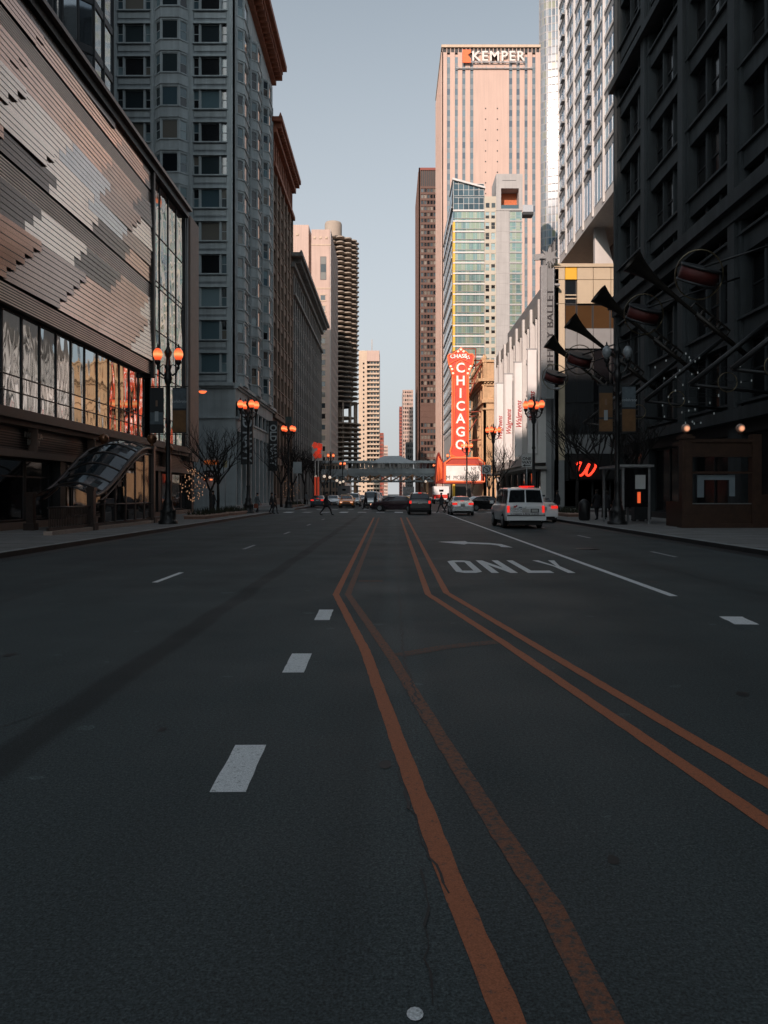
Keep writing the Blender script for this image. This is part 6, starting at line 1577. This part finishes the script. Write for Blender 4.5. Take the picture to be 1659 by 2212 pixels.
    zt = {'sedan': .90, 'suv': 1.0, 'van': .93}[kind]; lw, lh = {'sedan': (.36, .15), 'suv': (.17, .22), 'van': (.12, .32)}[kind]
    for side in (-1, 1):
        xa, xb_ = sorted((side*(hw-.04), side*(hw-.04-lw))); mb = MB(); mb.box(xa, xb_, yr-.045, yr+.22, zt-lh/2, zt+lh/2); part("tail_light", mb, M_tail if rear_on else M_tailo, t, False)
        mb = MB(); xa, xb_ = sorted((side*.42, side*.76)); mb.box(xa, xb_, yf-.3, yf+.0, .60, .74); part("headlight", mb, M_headon if head_on else M_head, t, False)
        mb = MB(); xa, xb_ = sorted((side*(hw+.02), side*(hw+.2))); zb = S[4][2]; ym = S[cab[1]][0]-.35; mb.box(xa, xb_, ym, ym+.12, zb+.02, zb+.17); part("mirror", mb, paint, t, False)
    if rear_on:
        mb = MB(); zz0 = {'sedan': 1.09, 'suv': 1.71, 'van': 1.95}[kind]; yy = {'sedan': -1.72, 'suv': -1.98, 'van': -2.15}[kind]; mb.box(-.14, .14, yy-.03, yy+.03, zz0, zz0+.05); part("brake_light", mb, M_tail, t, False)
    if plate: mb = MB(); mb.box(-.17, .17, yr-.09, yr-.04, zt-.14, zt+.02); part("number_plate", mb, M_plate, t, False)
    mb = MB(); mb.box(-.5, .5, yf+.0, yf+.04, .55, .68); part("grille", mb, M_trim, t, False)
    if taxi: mb = MB(); mb.box(-.35, .35, -.25, -.05, 1.5, 1.62); part("roof_sign", mb, mat("taxi_roof_sign", (.5, .45, .35), .5), t, False)
    if rack:
        mb = MB()
        for x in (-.6, .6): mb.box(x-.02, x+.02, -1.7, .5, S[4][3]+.02, S[4][3]+.07)
        part("roof_rails", mb, M_trim, t, False)
    return t
def put(o, x, y, rot=0): o.location = (x, y, 0); o.rotation_euler.z = rot; return o
W_ = cpaint("white_car_paint", (.82, .84, .85), 0); SI = cpaint("silver_car_paint", (.48, .50, .51), .4); BK = cpaint("black_car_paint", (.008, .008, .009), 0); DR = cpaint("dark_plum_paint", (.03, .012, .018)); OR = cpaint("orange_taxi_paint", (.85, .24, .02), 0); BL = cpaint("dark_blue_paint", (.03, .05, .07)); GR = cpaint("grey_car_paint", (.14, .15, .16), .4)
v = make_car('van', "white_van", "white service van with cable company lettering and lit brake lights in the right lane", "van", W_, rack=True); put(v, 6.3, 40.3, .035)
mlet = mat("van_letters", (.10, .10, .11), .5)
def vt(s, x, z, size, **k): lettering(s, (x, -2.425 if z < 1.05 else -2.39, z), (1, 0, 0), (0, 0, 1), mlet, v, size, .003, **k)
OFF[v.name] = (0, 0, 0)
mb = MB(); mb.box(-.84, .84, -2.44, -2.41, .48, 1.06); part("rear_door_panel", mb, W_, v, False)
mb = MB(); mb.box(-.9, .9, -2.50, -2.42, .62, .66); mb.box(-.005, .005, -2.45, -2.43, .66, 1.06); part("trim_strip", mb, M_trim, v, False)
mb = MB(); mb.box(-.94, .94, -2.56, -2.40, .40, .58); part("rear_bumper", mb, W_, v, False)
lettering("COMCAST", (-.38, -2.445, .92), (1, 0, 0), (0, 0, 1), mlet, v, .155, .003)
lettering("XFINITY.COM", (-.36, -2.445, .81), (1, 0, 0), (0, 0, 1), mlet, v, .085, .003, space=1.1)
lettering("IL COMMERCE   IL PACA# 127-001503", (-.05, -2.445, .70), (1, 0, 0), (0, 0, 1), mlet, v, .082, .003, bold=.003)
for x0, x1, z0, z1, c in ((-.60, -.48, 1.0, 1.08, (.5, .06, .03)), (-.50, -.42, 1.04, 1.12, (.35, .05, .12)), (-.36, -.2, .99, 1.03, (.08, .12, .18))):
    mb = MB(); mb.extr([(x0, -2.445, z0), (x1, -2.445, z0), (x1+.02, -2.445, z1), (x0+.03, -2.445, z1+.01)], (0, -.004, 0)); part("emblem", mb, mat("emblem_%d" % int(c[0]*100), c, .5), v, False)
mb = MB(); mb.box(.22, .62, -2.455, -2.44, .77, .95); part("plate_recess", mb, M_trim, v, False)
mb = MB(); mb.box(.27, .57, -2.465, -2.454, .80, .92); part("number_plate", mb, M_plate, v, False)
mb = MB(); mb.box(-.2, .5, -1.95, -1.75, 1.99, 2.04); part("roof_light_bar", mb, M_tail, v, False)
s1 = make_car('sedan', "silver_sedan", "silver sedan with red brake lights waiting at the stop line", "car", SI, glassm=M_cgl2); put(s1, 5.5, 63.5)
p1 = make_car('sedan', "police_car", "white sedan numbered 3297 parked at the right kerb beside the van", "car", W_); put(p1, 8.75, 48.2)
lettering("3297", (.45, -2.36, 1.0), (1, 0, 0), (0, 0, 1), mlet, p1, .17, .003, bold=.005)
mb = MB(); mb.box(-.5, .5, -.2, .05, 1.5, 1.6); part("light_bar", mb, M_cgl2, p1, False)
s2 = make_car('suv', "black_suv", "black suv with red tail lights stopped just left of the silver sedan", "suv", BK, rack=True); put(s2, 2.3, 65.8)
s3 = make_car('sedan', "dark_sedan", "dark plum sedan turning left across the crossing, seen side on", "car", DR, rear_on=False, head_on=True); put(s3, .5, 76.0, radians(78))
s4 = make_car('sedan', "black_sedan", "black sedan crossing behind the silver sedan and the white van", "car", BK, rear_on=False, head_on=False); put(s4, 9.2, 78.5, radians(-68))
c1 = make_car('sedan', "orange_taxi", "orange taxi facing the viewer across the crossing", "taxi", OR, rear_on=False, head_on=True, taxi=True, glassm=M_cgl2); put(c1, -5.3, 97, pi)
c2 = make_car('sedan', "white_sedan", "small white sedan facing the viewer left of the orange taxi", "car", W_, rear_on=False, glassm=M_cgl2); put(c2, -7.4, 103, pi)
c3 = make_car('sedan', "blue_sedan", "dark blue sedan with one red tail light parked at the left kerb", "car", BL, rear_on=True, glassm=M_cgl2); put(c3, -9.0, 100)
c4 = make_car('suv', "silver_suv", "silver suv just behind and right of the orange taxi", "suv", SI, rear_on=False, glassm=M_cgl2); put(c4, -4.9, 106, pi)
c5 = make_car('van', "silver_minivan", "silver minivan facing the viewer left of the turning dark sedan", "van", SI, rear_on=False, glassm=M_cgl2); put(c5, -2.4, 98, pi)
c6 = make_car('suv', "white_suv", "pale suv behind the silver minivan", "suv", W_, rear_on=False, glassm=M_cgl2); put(c6, -2.3, 118, pi)
more = [(c1, "orange_taxi", "second orange taxi small and far behind the silver suv", -6.9, 116, pi), (c2, "white_sedan", "pale car behind the turning dark sedan roof", 2.6, 102, 0), (c3, "blue_sedan", "dark car far along the left kerb behind the blue sedan", -9.0, 124, 0), (c6, "white_suv", "white car under the station far up the street", 5.0, 165, 0), (c2, "white_sedan", "pale sedan far up the left lanes below the station", -5.6, 150, pi), (c4, "silver_suv", "silver suv far up the left lanes behind the taxi", -6.4, 128, pi), (c5, "silver_minivan", "silver minivan far up beyond the station columns", -2.8, 176, pi), (c3, "dark_far_sedan", "dark sedan far up the right lanes left of the ambulance", 3.9, 132, 0)]
for src, nm, lab, x, y, r_ in more:
    o = copy_tree(src); o.name = nm; o["label"] = lab; put(o, x, y, r_)
# box bodied vehicles
def box_truck(name, lab, cat, x, y, w_, h, L, mats, stripe):
    t = thing(name, lab, cat, (x, y, 0)); OFF[t.name] = (0, 0, 0)
    mb = MB(); mb.box(-w_/2, w_/2, 0, L*.72, .75, h); mb.box(-w_/2-.03, w_/2+.03, -.03, L*.72+.03, h, h+.08); part("box_body", mb, mats[0], t, False)
    mb = MB(); mb.box(-w_/2*.9, w_/2*.9, L*.72+.01, L*.86, .6, h*.78); mb.box(-w_/2*.88, w_/2*.88, L*.86, L, .6, h*.5); part("cab", mb, mats[0], t, False)
    mb = MB(); mb.box(-w_/2-.02, w_/2+.02, -.04, L*.7, stripe[0], stripe[1]); part("stripe", mb, mats[1], t, False)
    mb = MB(); mb.box(-.35, .35, -.05, 0, h*.72, h*.84); part("rear_window", mb, M_cgl, t, False)
    for sx in (-1, 1):
        for yy in (1.0, L*.82):
            mb = MB(); mb.tube([(sx*(w_/2-.3), yy, .45), (sx*(w_/2-.02), yy, .45)], .45, 14); part("wheel", mb, M_tyre, t, False)
        mb = MB(); xa, xb_ = sorted((sx*w_*.46, sx*w_*.38)); mb.box(xa, xb_, -.07, 0, .9, 1.2); part("tail_light", mb, M_tail, t, False)
    mb = MB(); mb.box(-w_/2, w_/2, -.25, -.05, .45, .62); part("bumper", mb, M_trim, t, False)
    return t
a = box_truck("ambulance", "white and red ambulance parked before the theatre marquee", "ambulance", 8.3, 132, 2.5, 2.85, 6.6, [W_, mat("ambulance_red", (.55, .035, .02), .4)], (.95, 1.55))
lettering("EMERGENCY", (-.5, -.06, 2.2), (1, 0, 0), (0, 0, 1), mat("ambulance_red_letters", (.55, .05, .03), .5), a, .28, .004) if False else None
box_truck("delivery_truck", "grey boxy delivery truck far ahead beyond the black suv", "truck", 3.9, 178, 2.5, 3.2, 8, [GR, M_alu], (1.2, 1.3))
o = copy_tree([x for x in bpy.data.objects if x.name == "delivery_truck"][0]); o["label"] = "pale delivery truck at the left kerb far up past the poster sign"; put(o, -9.3, 158)

# ================================================================ people
def person(label, x, y, rot, step=.35, coat=(.02, .02, .024), legs=(.018, .018, .022), hair=(.02, .015, .012), skin=(.32, .17, .12), h=1.75, bag=None, arm=.3, z=.0, name="person", cap=None):
    s = h/1.75; t = thing(name, label, "person", (x, y, z), rot); OFF[t.name] = (0, 0, 0)
    V = []; E = []; Rr = []
    def add(p, r, par=None):
        V.append(Vector(p)*s); Rr.append(r*s); i = len(V)-1
        if par is not None: E.append((par, i))
        return i
    pel = add((0, 0, .96), .145); wst = add((0, .0, 1.12), .13, pel); ch = add((0, .0, 1.34), .155, wst); nk = add((0, .01, 1.50), .062, ch); h0 = add((0, .03, 1.60), .085, nk); h1 = add((0, .03, 1.69), .088, h0)
    nose = add((0, .115, 1.625), .016, h0); add((0, .13, 1.615), .012, nose)
    for sd in (-1, 1):
        f = sd*step; hip = add((sd*.09, 0, .90), .105, pel); kn = add((sd*.10, f*.55+.05, .50), .068, hip); an = add((sd*.10, f*1.0-(.05 if f < 0 else 0), .10 if f > 0 else .14), .045, kn); he = add((sd*.10, f*1.0-.0, .05), .042, an); add((sd*.105, f+.17, .035), .035, he)
        a_ = -f*arm/.35; sh = add((sd*.17, 0, 1.40), .07, ch); el = add((sd*.24, a_*.45-.02, 1.15), .05, sh); wr_ = add((sd*.24, a_*.9+.08, .93), .034, el); pm = add((sd*.24, a_*.95+.11, .87), .036, wr_)
        for k, (dx, L_) in enumerate(((-.024, .062), (-.008, .074), (.008, .070), (.024, .056))):
            a1 = add((sd*.24+.0, a_*.95+.115+dx*1.2, .83), .010, pm); add((sd*.235, a_*.95+.125+dx*1.3, .83-L_), .008, a1)
        add((sd*.215, a_*.95+.155, .845), .010, pm)
    me = bpy.data.meshes.new("body"); me.from_pydata(V, E, []); o = bpy.data.objects.new("tmpbody", me); COL.objects.link(o)
    sk = o.modifiers.new("s", 'SKIN'); 
    for i, r in enumerate(Rr): me.skin_vertices[0].data[i].radius = (r, r*(.78 if i in (0, 1, 2) else 1))
    me.skin_vertices[0].data[0].use_root = True
    o.modifiers.new("u", 'SUBSURF').levels = 1
    dg = bpy.context.evaluated_depsgraph_get(); bm_ = bpy.data.meshes.new_from_object(o.evaluated_get(dg)); bpy.data.objects.remove(o); bm_.name = "body"
    for mm in (mat("skin_%d" % int(skin[0]*100), skin, .6, var=.05), mat("coat_%d_%d_%d" % tuple(int(c*1000) for c in coat), coat, .85), mat("trousers_%d_%d" % (int(legs[0]*1000), int(legs[2]*1000)), legs, .85), M_rubber, mat("hair_%d" % int(hair[0]*1000), hair, .8)): bm_.materials.append(mm)
    for p in bm_.polygons:
        c = p.center/s
        if c.z > 1.50: mi = 4 if (c.z > 1.69 or c.y < .0) else 0
        elif c.z > .80 and (abs(c.x) < .20) or c.z > .93: mi = 1
        elif c.z > .78 and abs(c.x) >= .19: mi = 0
        elif c.z > .10: mi = 2
        else: mi = 3
        p.material_index = mi; p.use_smooth = True
    b_ = bpy.data.objects.new("body", bm_); COL.objects.link(b_); b_.parent = t
    # open coat skirt and hair as clothing of their own
    mb = MB(); mb.lathe((0, 0, 0), [(.20*s, .72*s), (.19*s, .9*s), (.165*s, 1.1*s), (.17*s, 1.2*s)], 12); k_ = part("coat_skirt", mb, bm_.materials[1], t, False)
    mb = MB(); mb.lathe((0, .018*s, 1.64*s), [(.098*s, -.02), (.105*s, .03), (.095*s, .085), (.05*s, .118), (0, .125)], 12); part("cap" if cap else "hair", mb, mat("cap_dark", cap, .8) if cap else bm_.materials[4], t, False)
    if bag:
        mb = MB(); mb.box(.24*s, .34*s, -.12, .22, .52, .86); part("bag", mb, mat("bag_%d" % int(bag[0]*1000), bag, .7), t, False)
    return t
def pp(xd, Y): return PX(xd, Y), Y
x, y = pp(705, 62.5); person("person in a dark coat striding across the road on the left", x, y, radians(-80), .42, h=1.8)
x, y = pp(954, 71); person("person in a dark uniform and cap walking across before the silver sedan", x, y, radians(75), .36, (.035, .035, .04), h=1.76, cap=(.012, .012, .015))
x, y = pp(969, 74); person("person in black carrying a bag beside the uniformed walker", x, y, radians(80), .40, h=1.72, bag=(.05, .04, .03), arm=.2)
x, y = pp(790.5, 88); person("person in a dark coat walking in front of the silver minivan", x, y, radians(100), .25)
x, y = pp(811, 92); person("dark coated person just right of the minivan driver side", x, y, radians(-90), .28)
x, y = pp(556, 64.5); person("person in a grey coat waiting at the left kerb", x, y, radians(-110), .12, (.10, .12, .13), z=.0, bag=(.25, .07, .04))
x, y = pp(587, 66.5); person("person in black at the left kerb edge, right of the grey coat", x, y, radians(-90), .15, h=1.78, z=.0)
x, y = pp(594, 67.5); person("shorter person in dark brown beside the black coated one", x, y, radians(-60), .18, (.04, .025, .02), h=1.66)
x, y = pp(663, 110); person("person in a pale scarfed coat on the far left pavement", x, y, radians(0), .2, (.16, .17, .18), z=.15)
x, y = pp(1290, 46.5); person("person in black standing near the bus shelter, left one", x, y, radians(20), .1, z=.15)
x, y = pp(1312, 47.5); person("person in black standing near the bus shelter, right one", x, y, radians(-40), .12, h=1.7, z=.15)
x, y = pp(1205, 58); person("person in a dark coat on the right pavement behind the police car", x, y, radians(60), .2, z=.15)
x, y = pp(1020, 118); person("person walking on the right pavement beneath the theatre marquee", x, y, radians(10), .25, (.06, .05, .05), z=.15)
x, y = pp(460, 60); person("person in a dark jacket with pale face by the low planter on the left", x, y, radians(-120), .1, (.03, .035, .04), z=.15)
